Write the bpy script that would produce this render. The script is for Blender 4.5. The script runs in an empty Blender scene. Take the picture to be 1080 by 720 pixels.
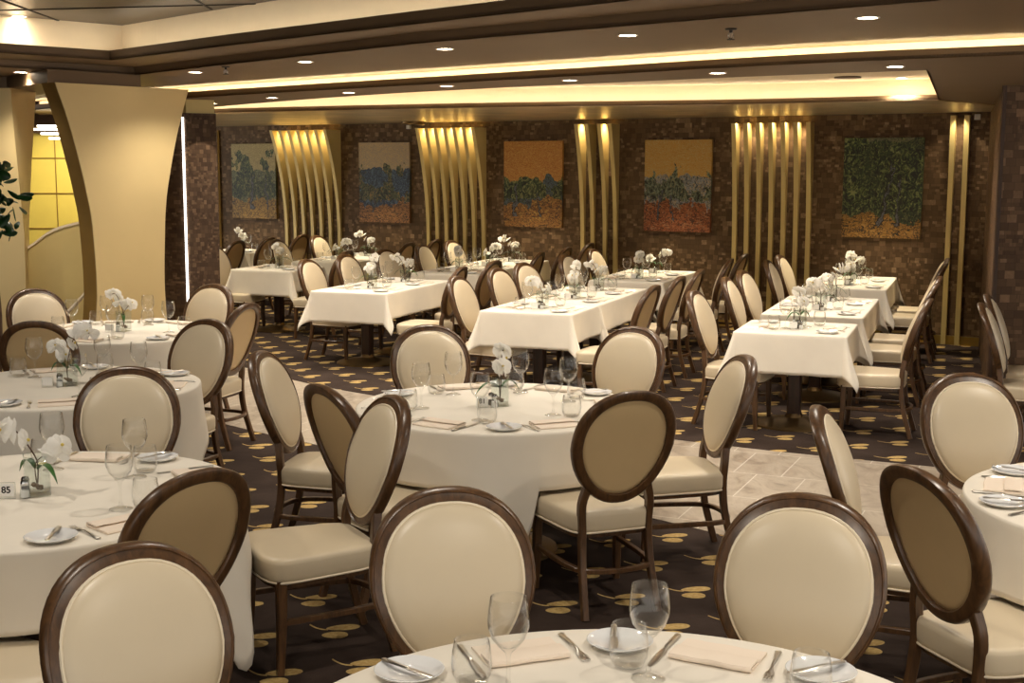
import bpy, bmesh, math, random
from mathutils import Vector, Matrix
from mathutils.geometry import tessellate_polygon
S = bpy.context.scene
COL = S.collection
PI = math.pi
R = math.radians
random.seed(7)

# ------------------------------------------------------------ camera, world, exposure
F, TH, RO, EYE = 1358.3, R(7.64), 0.0037, 1.95
cd = bpy.data.cameras.new('camera')
cam = bpy.data.objects.new('camera', cd)
COL.objects.link(cam)
cd.sensor_width = 36.0
cd.lens = F / 1080 * 36.0
cd.clip_start = 0.05
cd.clip_end = 100
cam.matrix_world = Matrix.Translation((0, 0, EYE)) @ Matrix.Rotation(PI / 2 - TH, 4, 'X') @ Matrix.Rotation(RO, 4, 'Z')
S.camera = cam

WORLD_STRENGTH = 1.15
LED_COVE = 8.0
DOWN_W = 60.0
FAR_W = 62.0
WASH = 2.2
w = bpy.data.worlds.new('world')
S.world = w
w.use_nodes = True
w.node_tree.nodes['Background'].inputs[0].default_value = (1.0, 0.94, 0.85, 1)
w.node_tree.nodes['Background'].inputs[1].default_value = WORLD_STRENGTH
S.view_settings.view_transform = 'Standard'
S.view_settings.look = 'None'
S.view_settings.exposure = 0.4
S.view_settings.gamma = 1.0
S.view_settings.use_curve_mapping = False
S.cycles.use_denoising = True
S.cycles.max_bounces = 8
S.cycles.transparent_max_bounces = 24
S.cycles.caustics_reflective = False
S.cycles.caustics_refractive = False


def px(x, y, z):
    z -= EYE
    d = y * math.cos(TH) - z * math.sin(TH)
    v = -z * math.cos(TH) - y * math.sin(TH)
    u = F * x / d
    v = F * v / d
    c, s = math.cos(RO), math.sin(RO)
    return 540 + c * u - s * v, 360 + s * u + c * v


def ray(u, v):
    c, s = math.cos(RO), math.sin(RO)
    a, b = u - 540, v - 360
    x, q = (c * a + s * b) / F, (-s * a + c * b) / F
    return x, math.cos(TH) - q * math.sin(TH), -math.sin(TH) - q * math.cos(TH)


def at(u, v, z):
    x, y, zz = ray(u, v)
    t = (z - EYE) / zz
    return x * t, y * t


def seen(x, y, z, m=14):
    u, v = px(x, y, z)
    return -m < u < 1080 + m and -m < v < 720 + m


# ------------------------------------------------------------ materials
class NT:
    def __init__(s, name):
        s.m = bpy.data.materials.new(name)
        s.m.use_nodes = True
        s.t = s.m.node_tree
        s.b = s.t.nodes['Principled BSDF']
        s.out = s.t.nodes['Material Output']

    def n(s, typ, **kw):
        nd = s.t.nodes.new(typ)
        for k, v in kw.items():
            setattr(nd, k, v)
        return nd

    def l(s, a, b):
        s.t.links.new(a, b)

    def math(s, op, a, b=None, c=None):
        nd = s.n('ShaderNodeMath', operation=op)
        for i, v in enumerate((a, b, c)):
            if v is None:
                continue
            if isinstance(v, (int, float)):
                nd.inputs[i].default_value = v
            else:
                s.l(v, nd.inputs[i])
        return nd.outputs[0]

    def ramp(s, fac, stops, interp='LINEAR'):
        nd = s.n('ShaderNodeValToRGB')
        nd.color_ramp.interpolation = interp
        e = nd.color_ramp.elements
        while len(e) > 1:
            e.remove(e[-1])
        e[0].position, e[0].color = stops[0][0], lin(stops[0][1])
        for p, c in stops[1:]:
            q = e.new(p)
            q.color = lin(c)
        s.l(fac, nd.inputs[0])
        return nd.outputs[0]

    def mix(s, fac, a, b, mode='MIX'):
        nd = s.n('ShaderNodeMix', data_type='RGBA', blend_type=mode)
        for i, v in ((0, fac), (6, a), (7, b)):
            if isinstance(v, (int, float)):
                nd.inputs[i].default_value = v
            elif isinstance(v, tuple):
                nd.inputs[i].default_value = lin(v)
            else:
                s.l(v, nd.inputs[i])
        return nd.outputs[2]

    def noise(s, vec, scale, detail=3, rough=0.5, dist=0.0):
        nd = s.n('ShaderNodeTexNoise')
        nd.inputs['Scale'].default_value = scale
        nd.inputs['Detail'].default_value = detail
        nd.inputs['Roughness'].default_value = rough
        nd.inputs['Distortion'].default_value = dist
        if vec is not None:
            s.l(vec, nd.inputs['Vector'])
        return nd.outputs[0]

    def coord(s, what='Object', scale=None, rotz=0):
        tc = s.n('ShaderNodeTexCoord').outputs[what]
        if scale is None and not rotz:
            return tc
        mp = s.n('ShaderNodeMapping')
        s.l(tc, mp.inputs[0])
        if scale:
            mp.inputs['Scale'].default_value = scale
        mp.inputs['Rotation'].default_value = (0, 0, rotz)
        return mp.outputs[0]

    def bump(s, h, strength=0.2, dist=0.01):
        nd = s.n('ShaderNodeBump')
        nd.inputs['Strength'].default_value = strength
        nd.inputs['Distance'].default_value = dist
        s.l(h, nd.inputs['Height'])
        s.l(nd.outputs[0], s.b.inputs['Normal'])

    def set(s, **kw):
        for k, v in kw.items():
            s.b.inputs[k.replace('_', ' ')].default_value = v


def lin(c):
    if len(c) == 4:
        return c
    return tuple(((v / 255) / 12.92 if v / 255 <= 0.04045 else ((v / 255 + 0.055) / 1.055) ** 2.4) for v in c) + (1.0,)


def plain(name, rgb, rough=0.5, metal=0.0, var=0.0, scale=8, coat=0.0, spec=0.5, bump=0.0):
    k = NT(name)
    k.set(Roughness=rough, Metallic=metal, Coat_Weight=coat)
    k.b.inputs['Specular IOR Level'].default_value = spec
    nz = k.noise(k.coord(), scale, 4)
    lo = tuple(v * (1 - var) for v in rgb)
    hi = tuple(min(255, v * (1 + var)) for v in rgb)
    k.l(k.ramp(nz, [(0.25, lo), (0.75, hi)]), k.b.inputs['Base Color'])
    if bump:
        k.bump(k.noise(k.coord(), scale * 12, 3), bump, 0.004)
    return k.m


def wood(name, a, b, rough=0.3):
    k = NT(name)
    k.set(Roughness=rough, Coat_Weight=0.15, Coat_Roughness=0.25)
    nz = k.noise(k.coord('Object', (9, 9, 1.6)), 5, 5, 0.6, 0.6)
    k.l(k.ramp(nz, [(0.3, a), (0.7, b)]), k.b.inputs['Base Color'])
    return k.m


def emit(name, rgb, strength):
    k = NT(name)
    k.set(Base_Color=lin(rgb), Roughness=0.5)
    k.b.inputs['Emission Color'].default_value = lin(rgb)
    k.b.inputs['Emission Strength'].default_value = strength
    return k.m


def glass(name, tint=(0.985, 0.985, 0.98), base=0.028, edge=1.0):
    k = NT(name)
    tr = k.n('ShaderNodeBsdfTransparent')
    tr.inputs[0].default_value = tint + (1,)
    gl = k.n('ShaderNodeBsdfGlossy')
    gl.inputs['Roughness'].default_value = 0.04
    gl.inputs[0].default_value = (0.9, 0.9, 0.9, 1)
    lw = k.n('ShaderNodeLayerWeight')
    lw.inputs[0].default_value = 0.5
    f = k.math('POWER', lw.outputs['Facing'], 3.0)
    f = k.math('MULTIPLY_ADD', f, edge, base)
    mx = k.n('ShaderNodeMixShader')
    k.l(f, mx.inputs[0])
    k.l(tr.outputs[0], mx.inputs[1])
    k.l(gl.outputs[0], mx.inputs[2])
    k.l(mx.outputs[0], k.out.inputs[0])
    return k.m


def tile_wall(name, cell, cols, rough=0.58):
    """Irregular mosaic of small wooden blocks, in the wall's own plane."""
    k = NT(name)
    tc = k.coord('Object')
    sp = k.n('ShaderNodeSeparateXYZ')
    k.l(tc, sp.inputs[0])
    a = k.math('ADD', sp.outputs[0], sp.outputs[1])
    b = sp.outputs[2]

    def cells(cw, ch, off):
        i = k.math('FLOOR', k.math('DIVIDE', b, ch))
        sh = k.n('ShaderNodeTexWhiteNoise', noise_dimensions='1D')
        k.l(k.math('ADD', i, off), sh.inputs['W'])
        u = k.math('ADD', k.math('DIVIDE', a, cw), sh.outputs[0])
        j = k.math('FLOOR', u)
        cb = k.n('ShaderNodeCombineXYZ')
        k.l(i, cb.inputs[0])
        k.l(j, cb.inputs[1])
        cb.inputs[2].default_value = off
        wn = k.n('ShaderNodeTexWhiteNoise', noise_dimensions='3D')
        k.l(cb.outputs[0], wn.inputs['Vector'])
        fu = k.math('FRACT', u)
        fv = k.math('FRACT', k.math('DIVIDE', b, ch))
        e = k.math('MINIMUM', k.math('MINIMUM', fu, k.math('SUBTRACT', 1.0, fu)),
                   k.math('MINIMUM', fv, k.math('SUBTRACT', 1.0, fv)))
        return wn.outputs[0], e
    c1, e1 = cells(cell * 1.2, cell, 3.1)
    c2, e2 = cells(cell * 0.8, cell * 0.5, 9.7)
    pick, _ = cells(cell * 3, cell * 2, 5.5)
    sel = k.math('GREATER_THAN', pick, 0.55)
    v = k.math('ADD', k.math('MULTIPLY', c1, k.math('SUBTRACT', 1.0, sel)), k.math('MULTIPLY', c2, sel))
    v = k.math('MULTIPLY_ADD', k.math('SUBTRACT', k.noise(tc, 40, 2), 0.5), 0.25, v)
    col = k.ramp(v, cols)
    seam = k.math('LESS_THAN', e1, 0.035)
    col = k.mix(k.math('MULTIPLY', seam, 0.25), col, (30, 20, 13))
    k.l(col, k.b.inputs['Base Color'])
    k.set(Roughness=rough)
    k.b.inputs['Specular IOR Level'].default_value = 0.25
    k.bump(k.math('ADD', v, k.math('MULTIPLY', e1, 0.3)), 0.35, 0.01)
    return k.m


def carpet_mat():
    k = NT('carpet_leaf_pattern')
    tc = k.coord('Object')
    sp = k.n('ShaderNodeSeparateXYZ')
    k.l(tc, sp.inputs[0])
    X, Y = sp.outputs[0], sp.outputs[1]
    ax, ay, bx, by = 0.165, 0.50, 0.152, -0.395
    det = ax * by - ay * bx
    X0 = k.math('SUBTRACT', X, 0.217 - 0.02)
    Y0 = k.math('SUBTRACT', Y, 5.574)
    # lattice coordinates
    U = k.math('DIVIDE', k.math('SUBTRACT', k.math('MULTIPLY', X0, by), k.math('MULTIPLY', Y0, bx)), det)
    V = k.math('DIVIDE', k.math('SUBTRACT', k.math('MULTIPLY', Y0, ax), k.math('MULTIPLY', X0, ay)), det)
    fu = k.math('SUBTRACT', U, k.math('ROUND', U))
    fv = k.math('SUBTRACT', V, k.math('ROUND', V))
    dx = k.math('ADD', k.math('MULTIPLY', fu, ax), k.math('MULTIPLY', fv, bx))
    dy = k.math('ADD', k.math('MULTIPLY', fu, ay), k.math('MULTIPLY', fv, by))

    def ell(cx, cy, ang, la, lb):
        c, s = math.cos(ang), math.sin(ang)
        x = k.math('SUBTRACT', dx, cx)
        y = k.math('SUBTRACT', dy, cy)
        p = k.math('ADD', k.math('MULTIPLY', x, c), k.math('MULTIPLY', y, s))
        q = k.math('SUBTRACT', k.math('MULTIPLY', y, c), k.math('MULTIPLY', x, s))
        # leaf: narrower towards the stalk
        wdt = k.math('MULTIPLY_ADD', p, 0.18 * lb / la, lb)
        r = k.math('ADD', k.math('POWER', k.math('DIVIDE', p, la), 2.0), k.math('POWER', k.math('DIVIDE', q, wdt), 2.0))
        return k.math('LESS_THAN', r, 1.0)
    m = ell(0.035, 0.048, 0.22, 0.072, 0.034)
    m = k.math('MAXIMUM', m, ell(0.012, -0.042, 0.02, 0.055, 0.040))
    # stalk
    st = k.math('ABSOLUTE', k.math('SUBTRACT', k.math('SUBTRACT', dy, 0.02), k.math('MULTIPLY', k.math('POWER', k.math('ADD', dx, 0.03), 2.0), 9.0)))
    st = k.math('LESS_THAN', st, 0.007)
    st = k.math('MULTIPLY', st, k.math('LESS_THAN', k.math('ABSOLUTE', k.math('ADD', dx, 0.07)), 0.045))
    m = k.math('MAXIMUM', m, st)
    nz = k.noise(tc, 3.0, 5, 0.65)
    base = k.ramp(nz, [(0.3, (48, 38, 33)), (0.7, (66, 54, 48))])
    leaf = k.ramp(k.noise(tc, 60, 3), [(0.3, (168, 138, 84)), (0.7, (198, 170, 114))])
    k.l(k.mix(m, base, leaf), k.b.inputs['Base Color'])
    k.set(Roughness=0.95)
    k.b.inputs['Specular IOR Level'].default_value = 0.1
    k.bump(k.noise(tc, 260, 2), 0.4, 0.004)
    return k.m


def marble_mat():
    k = NT('marble_tiles')
    tc = k.coord('Object', None, R(24))
    sp = k.n('ShaderNodeSeparateXYZ')
    k.l(tc, sp.inputs[0])
    tx, ty = 0.62, 0.31
    row = k.math('FLOOR', k.math('DIVIDE', sp.outputs[1], tx))
    u = k.math('ADD', k.math('DIVIDE', sp.outputs[0], ty), k.math('MULTIPLY', row, 0.5))
    v = k.math('DIVIDE', sp.outputs[1], tx)
    fu, fv = k.math('FRACT', u), k.math('FRACT', v)
    g = k.math('MAXIMUM', k.math('LESS_THAN', fu, 0.022), k.math('LESS_THAN', fv, 0.012))
    cb = k.n('ShaderNodeCombineXYZ')
    k.l(k.math('FLOOR', u), cb.inputs[0])
    k.l(row, cb.inputs[1])
    wn = k.n('ShaderNodeTexWhiteNoise', noise_dimensions='2D')
    k.l(cb.outputs[0], wn.inputs['Vector'])
    vein = k.noise(k.coord('Object', (1.6, 0.8, 1), R(24)), 3.2, 7, 0.62, 1.6)
    col = k.ramp(vein, [(0.28, (122, 108, 94)), (0.45, (166, 152, 136)), (0.6, (184, 172, 156)), (0.75, (152, 136, 118))])
    col = k.mix(k.math('MULTIPLY', wn.outputs[0], 0.22), col, (128, 114, 98))
    col = k.mix(k.math('MULTIPLY', g, 0.8), col, (222, 216, 204))
    k.l(col, k.b.inputs['Base Color'])
    k.set(Roughness=0.28)
    return k.m


def painting_mat(name, sky, hills, trees, ground, hz=0.62, tz=0.5, trunks=(), bias=2.4, gl=0.3):
    """Loose brush-stroke landscape of sky, hills, trees and earth in the panel's own 0..1 coordinates."""
    k = NT(name)
    tc = k.coord('Generated')
    sp = k.n('ShaderNodeSeparateXYZ')
    k.l(tc, sp.inputs[0])
    x, z = sp.outputs[0], sp.outputs[2]
    hc = (abs(hash(name[-1])) * 0 + ord(name[-1])) * 1.7
    mp = k.n('ShaderNodeMapping')
    k.l(tc, mp.inputs[0])
    mp.inputs['Location'].default_value = (hc, 0, hc * 0.6)
    v = mp.outputs[0]
    m2 = k.n('ShaderNodeMapping')
    k.l(v, m2.inputs[0])
    m2.inputs['Rotation'].default_value = (0, 0.6, 0)
    m2.inputs['Scale'].default_value = (1, 1, 3.2)
    vs = m2.outputs[0]
    wob = k.math('SUBTRACT', k.noise(v, 2.6, 3), 0.5)
    mid = k.math('SUBTRACT', k.noise(v, 8.0, 4, 0.6), 0.5)
    stroke = k.noise(vs, 22, 4, 0.62, 2.6)
    swirl = k.noise(v, 13, 3, 0.55, 3.2)
    bw = [(0.36, (0, 0, 0)), (0.62, (255, 255, 255))]
    def three(a, b, t_):
        return tuple(x_ + (y_ - x_) * t_ for x_, y_ in zip(a, b))
    sk = k.ramp(stroke, [(0.0, three(sky[0], (60, 50, 30), 0.18)), (0.40, sky[0]), (0.52, sky[1]), (0.63, three(sky[1], (255, 240, 200), 0.25))], 'CONSTANT')
    hl = k.ramp(swirl, [(0.0, three(hills[0], (20, 24, 30), 0.45)), (0.40, hills[0]), (0.54, hills[1])], 'CONSTANT')
    tr = k.ramp(k.noise(v, 11, 3, 0.5, 3.0), [(0.0, trees[0]), (0.42, trees[1]), (0.51, trees[2]), (0.60, trees[3])], 'CONSTANT')
    gr = k.ramp(k.noise(vs, 13, 3, 0.55, 2.0), [(0.0, ground[0]), (0.42, ground[1]), (0.58, ground[2])], 'CONSTANT')
    z1 = k.math('MULTIPLY_ADD', wob, 0.50, k.math('MULTIPLY_ADD', mid, 0.12, z))
    col = k.mix(k.math('LESS_THAN', z1, hz), sk, hl)
    lowz = k.math('MULTIPLY_ADD', wob, 0.55, k.math('MULTIPLY_ADD', mid, 0.30, z))
    col = k.mix(k.math('LESS_THAN', lowz, gl), col, gr)
    tm = k.math('MULTIPLY_ADD', wob, 4.2, k.math('MULTIPLY_ADD', mid, 1.8, k.math('MULTIPLY', k.math('SUBTRACT', tz + 0.06, z), bias)))
    ab = k.math('GREATER_THAN', k.math('MULTIPLY_ADD', mid, 0.35, z), gl + 0.03)
    tmask = k.math('MULTIPLY', k.math('GREATER_THAN', tm, 0.0), ab)
    col = k.mix(tmask, col, tr)
    for x0, lean, wd, top in trunks:
        c = k.math('ADD', k.math('MULTIPLY_ADD', k.math('SUBTRACT', z, 0.2), lean, x0), k.math('MULTIPLY', mid, 0.22))
        d = k.math('ABSOLUTE', k.math('SUBTRACT', x, c))
        wz = k.math('MULTIPLY_ADD', k.math('SUBTRACT', top, z), wd, 0.008)
        on = k.math('MULTIPLY', k.math('LESS_THAN', d, wz), k.math('MULTIPLY', k.math('LESS_THAN', z, top), k.math('GREATER_THAN', z, 0.12)))
        core = k.math('LESS_THAN', d, k.math('MULTIPLY', wz, 0.55))
        col = k.mix(on, col, k.mix(core, (26, 24, 26), (96, 98, 104)))
    # dark contour strokes following the paint
    iso = k.math('LESS_THAN', k.math('ABSOLUTE', k.math('SUBTRACT', k.noise(v, 9, 3, 0.6, 2.4), 0.5)), 0.028)
    iso = k.math('MULTIPLY', iso, k.math('LESS_THAN', z1, hz))
    col = k.mix(k.math('MULTIPLY', iso, 0.8), col, (30, 28, 28))
    col = k.mix(k.math('MULTIPLY', k.noise(vs, 60, 2, 0.6, 1.0), 0.12), col, (60, 48, 34))
    k.l(col, k.b.inputs['Base Color'])
    k.set(Roughness=0.55)
    return k.m


M = {}
M['frame'] = wood('walnut_frame', (62, 41, 23), (102, 71, 43), 0.34)
M['cream'] = plain('cream_vinyl', (216, 200, 172), 0.36, var=0.02, scale=3)
M['piping'] = plain('cream_piping', (236, 222, 196), 0.4)
M['tan'] = plain('tan_vinyl', (212, 184, 138), 0.42, var=0.03, scale=3)
M['cloth'] = plain('white_linen', (238, 230, 216), 0.85, var=0.015, scale=5, spec=0.15)
M['napkin'] = plain('peach_linen', (242, 226, 208), 0.85, spec=0.15)
M['china'] = plain('white_china', (238, 238, 238), 0.08, coat=0.4)
M['steel'] = plain('cutlery_steel', (228, 222, 212), 0.28, 1.0)
M['glass'] = glass('clear_glass')
M['vase'] = glass('vase_glass', (0.93, 0.95, 0.94), 0.05, 0.8)
M['acrylic'] = glass('acrylic', (0.96, 0.97, 0.97), 0.05, 0.6)
_pk = NT('orchid_petal')
_pk.set(Base_Color=lin((248, 246, 242)), Roughness=0.55)
_tl = _pk.n('ShaderNodeBsdfTranslucent')
_tl.inputs[0].default_value = lin((248, 246, 240))
_mx = _pk.n('ShaderNodeMixShader')
_mx.inputs[0].default_value = 0.45
_pk.l(_pk.b.outputs[0], _mx.inputs[1])
_pk.l(_tl.outputs[0], _mx.inputs[2])
_pk.l(_mx.outputs[0], _pk.out.inputs[0])
M['petal'] = _pk.m
M['heart'] = plain('orchid_heart', (214, 190, 90), 0.5)
M['leaf'] = plain('orchid_leaf', (52, 96, 36), 0.4, var=0.2, scale=20)
M['leaf_dark'] = plain('shrub_leaf', (30, 66, 28), 0.4, var=0.3, scale=20)
M['stem'] = plain('orchid_stem', (88, 62, 40), 0.6)
M['pebble'] = plain('pebble', (110, 84, 58), 0.6, var=0.3, scale=60)
M['salt'] = plain('salt', (235, 235, 232), 0.8)
M['pepper'] = plain('pepper', (70, 62, 56), 0.8, var=0.4, scale=200)
M['card'] = plain('card_white', (238, 236, 232), 0.6)
M['ink'] = plain('ink_black', (24, 22, 22), 0.6)
M['post'] = wood('table_post_wood', (40, 22, 14), (70, 40, 26), 0.3)
M['bronze'] = plain('bronze_base', (120, 96, 62), 0.35, 0.8, var=0.15)
M['top'] = wood('table_top_wood', (70, 46, 30), (96, 66, 44), 0.5)
M['gold'] = plain('gold_lacquer', (216, 192, 126), 0.38, 0.2, var=0.04, scale=2)
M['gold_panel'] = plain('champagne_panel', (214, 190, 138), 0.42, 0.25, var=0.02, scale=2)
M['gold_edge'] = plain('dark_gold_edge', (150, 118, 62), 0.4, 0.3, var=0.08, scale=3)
M['brass'] = plain('brass', (190, 158, 84), 0.3, 0.8)
M['soffit'] = plain('soffit_taupe', (118, 95, 70), 0.55, 0.15, var=0.03, scale=2)
M['silver_leaf'] = plain('silver_leaf_soffit', (226, 208, 172), 0.32, 0.85, var=0.10, scale=2.5)
M['lip'] = plain('cove_lip', (150, 122, 86), 0.6, var=0.03)
M['cove'] = plain('cove_cream', (238, 222, 192), 0.7, var=0.01)
M['dark_panel'] = plain('dark_metal_panel', (58, 46, 33), 0.35, 0.3, var=0.12, scale=1.5)
M['joint'] = plain('black_joint', (24, 20, 16), 0.7)
M['mosaic'] = tile_wall('wood_mosaic', 0.060, [(0.0, (84, 64, 42)), (0.4, (97, 75, 51)), (0.75, (110, 86, 60)), (0.95, (132, 106, 77)), (1.0, (154, 126, 94))])
M['mosaic_big'] = tile_wall('wood_mosaic_pier', 0.062, [(0.0, (82, 60, 42)), (0.4, (96, 72, 51)), (0.8, (112, 86, 62)), (1.0, (140, 110, 82))])
M['mosaic_fine'] = tile_wall('wood_mosaic_column', 0.040, [(0.0, (66, 49, 36)), (0.4, (76, 58, 43)), (0.8, (88, 68, 51)), (1.0, (112, 90, 70))])
M['carpet'] = carpet_mat()
M['marble'] = marble_mat()
M['led_warm'] = emit('led_warm', (255, 240, 214), LED_COVE)
M['led_mid'] = emit('led_mid', (255, 236, 190), LED_COVE * 2.6)
M['led_white'] = emit('led_white', (255, 246, 236), 3.2)
M['lamp'] = emit('lamp_lens', (255, 236, 205), 30.0)
M['yellow'] = plain('yellow_tile', (226, 206, 110), 0.45, var=0.03, scale=3)
M['black'] = plain('black_plastic', (30, 28, 26), 0.5)
M['white'] = plain('white_plastic', (226, 220, 208), 0.5)
M['dark_wall'] = plain('dark_brown_wall', (70, 48, 32), 0.6, var=0.1)
M['chrome'] = plain('chrome', (200, 200, 198), 0.12, 1.0)
M['terracotta'] = plain('planter_clay', (120, 84, 60), 0.7)


# ------------------------------------------------------------ mesh helpers
class MB:
    def __init__(s):
        s.v, s.f = [], []

    def add(s, v, f):
        o = len(s.v)
        s.v += [tuple(p) for p in v]
        s.f += [tuple(i + o for i in q) for q in f]
        return s

    def box(s, c, d, rz=0.0, m=None):
        hx, hy, hz = d[0] / 2, d[1] / 2, d[2] / 2
        cs, sn = math.cos(rz), math.sin(rz)
        v = []
        for z in (-hz, hz):
            for x, y in ((-hx, -hy), (hx, -hy), (hx, hy), (-hx, hy)):
                v.append((c[0] + x * cs - y * sn, c[1] + x * sn + y * cs, c[2] + z))
        return s.add(v, [(3, 2, 1, 0), (4, 5, 6, 7), (0, 1, 5, 4), (1, 2, 6, 5), (2, 3, 7, 6), (3, 0, 4, 7)])

    def loft(s, rings, close=True, cap0=True, cap1=True, loop=False):
        n = len(rings[0])
        v = [p for r in rings for p in r]
        f = []
        m = len(rings)
        for i in range(m if loop else m - 1):
            a, b = i * n, ((i + 1) % m) * n
            for j in range(n if close else n - 1):
                j2 = (j + 1) % n
                f.append((a + j, a + j2, b + j2, b + j))
        if cap0 and not loop:
            f.append(tuple(reversed(range(n))))
        if cap1 and not loop:
            f.append(tuple(range((m - 1) * n, m * n)))
        return s.add(v, f)

    def lathe(s, prof, c=(0, 0, 0), n=24, cap0=False, cap1=False):
        rings = [[(c[0] + r * math.cos(2 * PI * j / n), c[1] + r * math.sin(2 * PI * j / n), c[2] + z) for j in range(n)] for r, z in prof]
        return s.loft(rings, True, cap0, cap1)

    def tube(s, pts, r, n=8, closed=False, flat=1.0):
        pts = [Vector(p) for p in pts]
        m = len(pts)
        rr = r if isinstance(r, (list, tuple)) else [r] * m
        rings = []
        for i, p in enumerate(pts):
            if closed:
                t = pts[(i + 1) % m] - pts[i - 1]
            else:
                t = pts[min(i + 1, m - 1)] - pts[max(i - 1, 0)]
            t.normalize()
            up = Vector((0, 0, 1)) if abs(t.z) < 0.92 else Vector((0, 1, 0))
            a = t.cross(up).normalized()
            b = a.cross(t).normalized()
            rings.append([tuple(p + a * (rr[i] * math.cos(2 * PI * k / n)) + b * (rr[i] * flat * math.sin(2 * PI * k / n))) for k in range(n)])
        return s.loft(rings, True, True, True, closed)

    def bar(s, pts, w, d, up=None):
        """Square-section bar along pts; w across (x-ish), d deep."""
        pts = [Vector(p) for p in pts]
        m = len(pts)
        rings = []
        for i, p in enumerate(pts):
            t = (pts[min(i + 1, m - 1)] - pts[max(i - 1, 0)]).normalized()
            u = Vector(up) if up else Vector((0, 1, 0))
            a = t.cross(u).normalized()
            b = a.cross(t).normalized()
            ww = w[i] if isinstance(w, (list, tuple)) else w
            dd = d[i] if isinstance(d, (list, tuple)) else d
            q = 0.22
            ring = []
            for sx, sy in ((-1, -1), (1, -1), (1, 1), (-1, 1)):
                e1 = p + a * (sx * ww / 2 * (1 if sx * sy > 0 else 1 - q)) + b * (sy * dd / 2 * (1 - q if sx * sy > 0 else 1))
                e2 = p + a * (sx * ww / 2 * (1 - q if sx * sy > 0 else 1)) + b * (sy * dd / 2 * (1 if sx * sy > 0 else 1 - q))
                ring += [tuple(e1), tuple(e2)]
            rings.append(ring)
        return s.loft(rings)

    def prism(s, poly, y0, y1):
        """poly of (x, z) extruded along y."""
        return s.loft([[(x, y0, z) for x, z in poly], [(x, y1, z) for x, z in poly]])

    def slab(s, poly, z0, z1, holes=()):
        loops = [list(poly)] + [list(h) for h in holes]
        flat = [p for lp in loops for p in lp]
        tri = tessellate_polygon([[Vector((x, y, 0)) for x, y in lp] for lp in loops])
        n = len(flat)
        v = [(x, y, z0) for x, y in flat] + [(x, y, z1) for x, y in flat]
        f = [tuple(t) for t in tri] + [tuple(i + n for i in reversed(t)) for t in tri]
        o = 0
        for lp in loops:
            k = len(lp)
            for i in range(k):
                j = (i + 1) % k
                f.append((o + i, o + j, o + j + n, o + i + n))
            o += k
        return s.add(v, f)

    def strip(s, line, z0, z1, thick, side=1):
        """Upright strip following a polyline, thickness to its left (side=1) or right."""
        off = offset(line, thick * side)
        poly = list(line) + list(reversed(off))
        return s.slab(poly, z0, z1)

    def mesh(s, name, mat, smooth=True, angle=40):
        me = bpy.data.meshes.new(name)
        me.from_pydata(s.v, [], s.f)
        bm = bmesh.new()
        bm.from_mesh(me)
        bmesh.ops.recalc_face_normals(bm, faces=bm.faces)
        bm.to_mesh(me)
        bm.free()
        me.materials.append(mat)
        if smooth:
            me.shade_smooth()
            me.set_sharp_from_angle(angle=R(angle))
        return me

    def build(s, name, mat, parent=None, smooth=True, angle=40):
        o = bpy.data.objects.new(name, s.mesh(name, mat, smooth, angle))
        COL.objects.link(o)
        if parent:
            o.parent = parent
        return o


def offset(line, d):
    out = []
    n = len(line)
    for i, p in enumerate(line):
        a = Vector(line[max(i - 1, 0)])
        b = Vector(line[min(i + 1, n - 1)])
        P = Vector(p)
        if 0 < i < n - 1:
            t1 = (P - a).normalized()
            t2 = (b - P).normalized()
            n1, n2 = Vector((-t1.y, t1.x)), Vector((-t2.y, t2.x))
            nn = (n1 + n2).normalized()
            k = d / max(0.35, nn.dot(n1))
        else:
            t = (b - a).normalized()
            nn, k = Vector((-t.y, t.x)), d
        out.append((P.x + nn.x * k, P.y + nn.y * k))
    return out


def smooth_line(pts, n=6):
    """Catmull-Rom through the points."""
    out = []
    P = [Vector(p) for p in pts]
    for i in range(len(P) - 1):
        p0, p1, p2, p3 = P[max(i - 1, 0)], P[i], P[i + 1], P[min(i + 2, len(P) - 1)]
        for k in range(n):
            t = k / n
            q = 0.5 * ((2 * p1) + (p2 - p0) * t + (2 * p0 - 5 * p1 + 4 * p2 - p3) * t * t + (3 * p1 - p0 - 3 * p2 + p3) * t ** 3)
            out.append(tuple(q))
    out.append(tuple(P[-1]))
    return out


def tag(o, label=None, cat=None, group=None, kind=None):
    if label:
        o['label'] = label
    if cat:
        o['category'] = cat
    if group:
        o['group'] = group
    if kind:
        o['kind'] = kind
    return o


def empty(name, loc=(0, 0, 0), rz=0.0):
    o = bpy.data.objects.new(name, None)
    COL.objects.link(o)
    o.location = loc
    o.rotation_euler = (0, 0, rz)
    o.empty_display_size = 0.1
    return o


KIDS = {}


def copy_tree(o, parent=None):
    c = o.copy()
    COL.objects.link(c)
    if parent:
        c.parent = parent
    for ch in KIDS.setdefault(o.name, [k for k in o.children]):
        copy_tree(ch, c)
    return c


class Proto:
    """The first call places the original, later calls place copies."""
    def __init__(s, maker):
        s.maker, s.o, s.used = maker, None, False

    def put(s, loc, rz, label, cat, group):
        if s.o is None:
            s.o = s.maker()
            o = s.o
            s.kids = True
        else:
            o = copy_tree(s.o)
        o.location = loc
        o.rotation_euler = (0, 0, rz)
        tag(o, label, cat, group)
        return o


def structure(o):
    o['kind'] = 'structure'
    return o


# ------------------------------------------------------------ room shell
WA = R(32)
WU = Vector((math.cos(WA), -math.sin(WA)))       # along the back wall, to the right
WN = Vector((math.sin(WA), math.cos(WA)))        # away from the room
WO = Vector((0, 17.53))


def wp(s, d=0.0):
    """Point of the back wall at s along it, d metres out into the room."""
    p = WO + WU * s - WN * d
    return p.x, p.y


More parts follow.
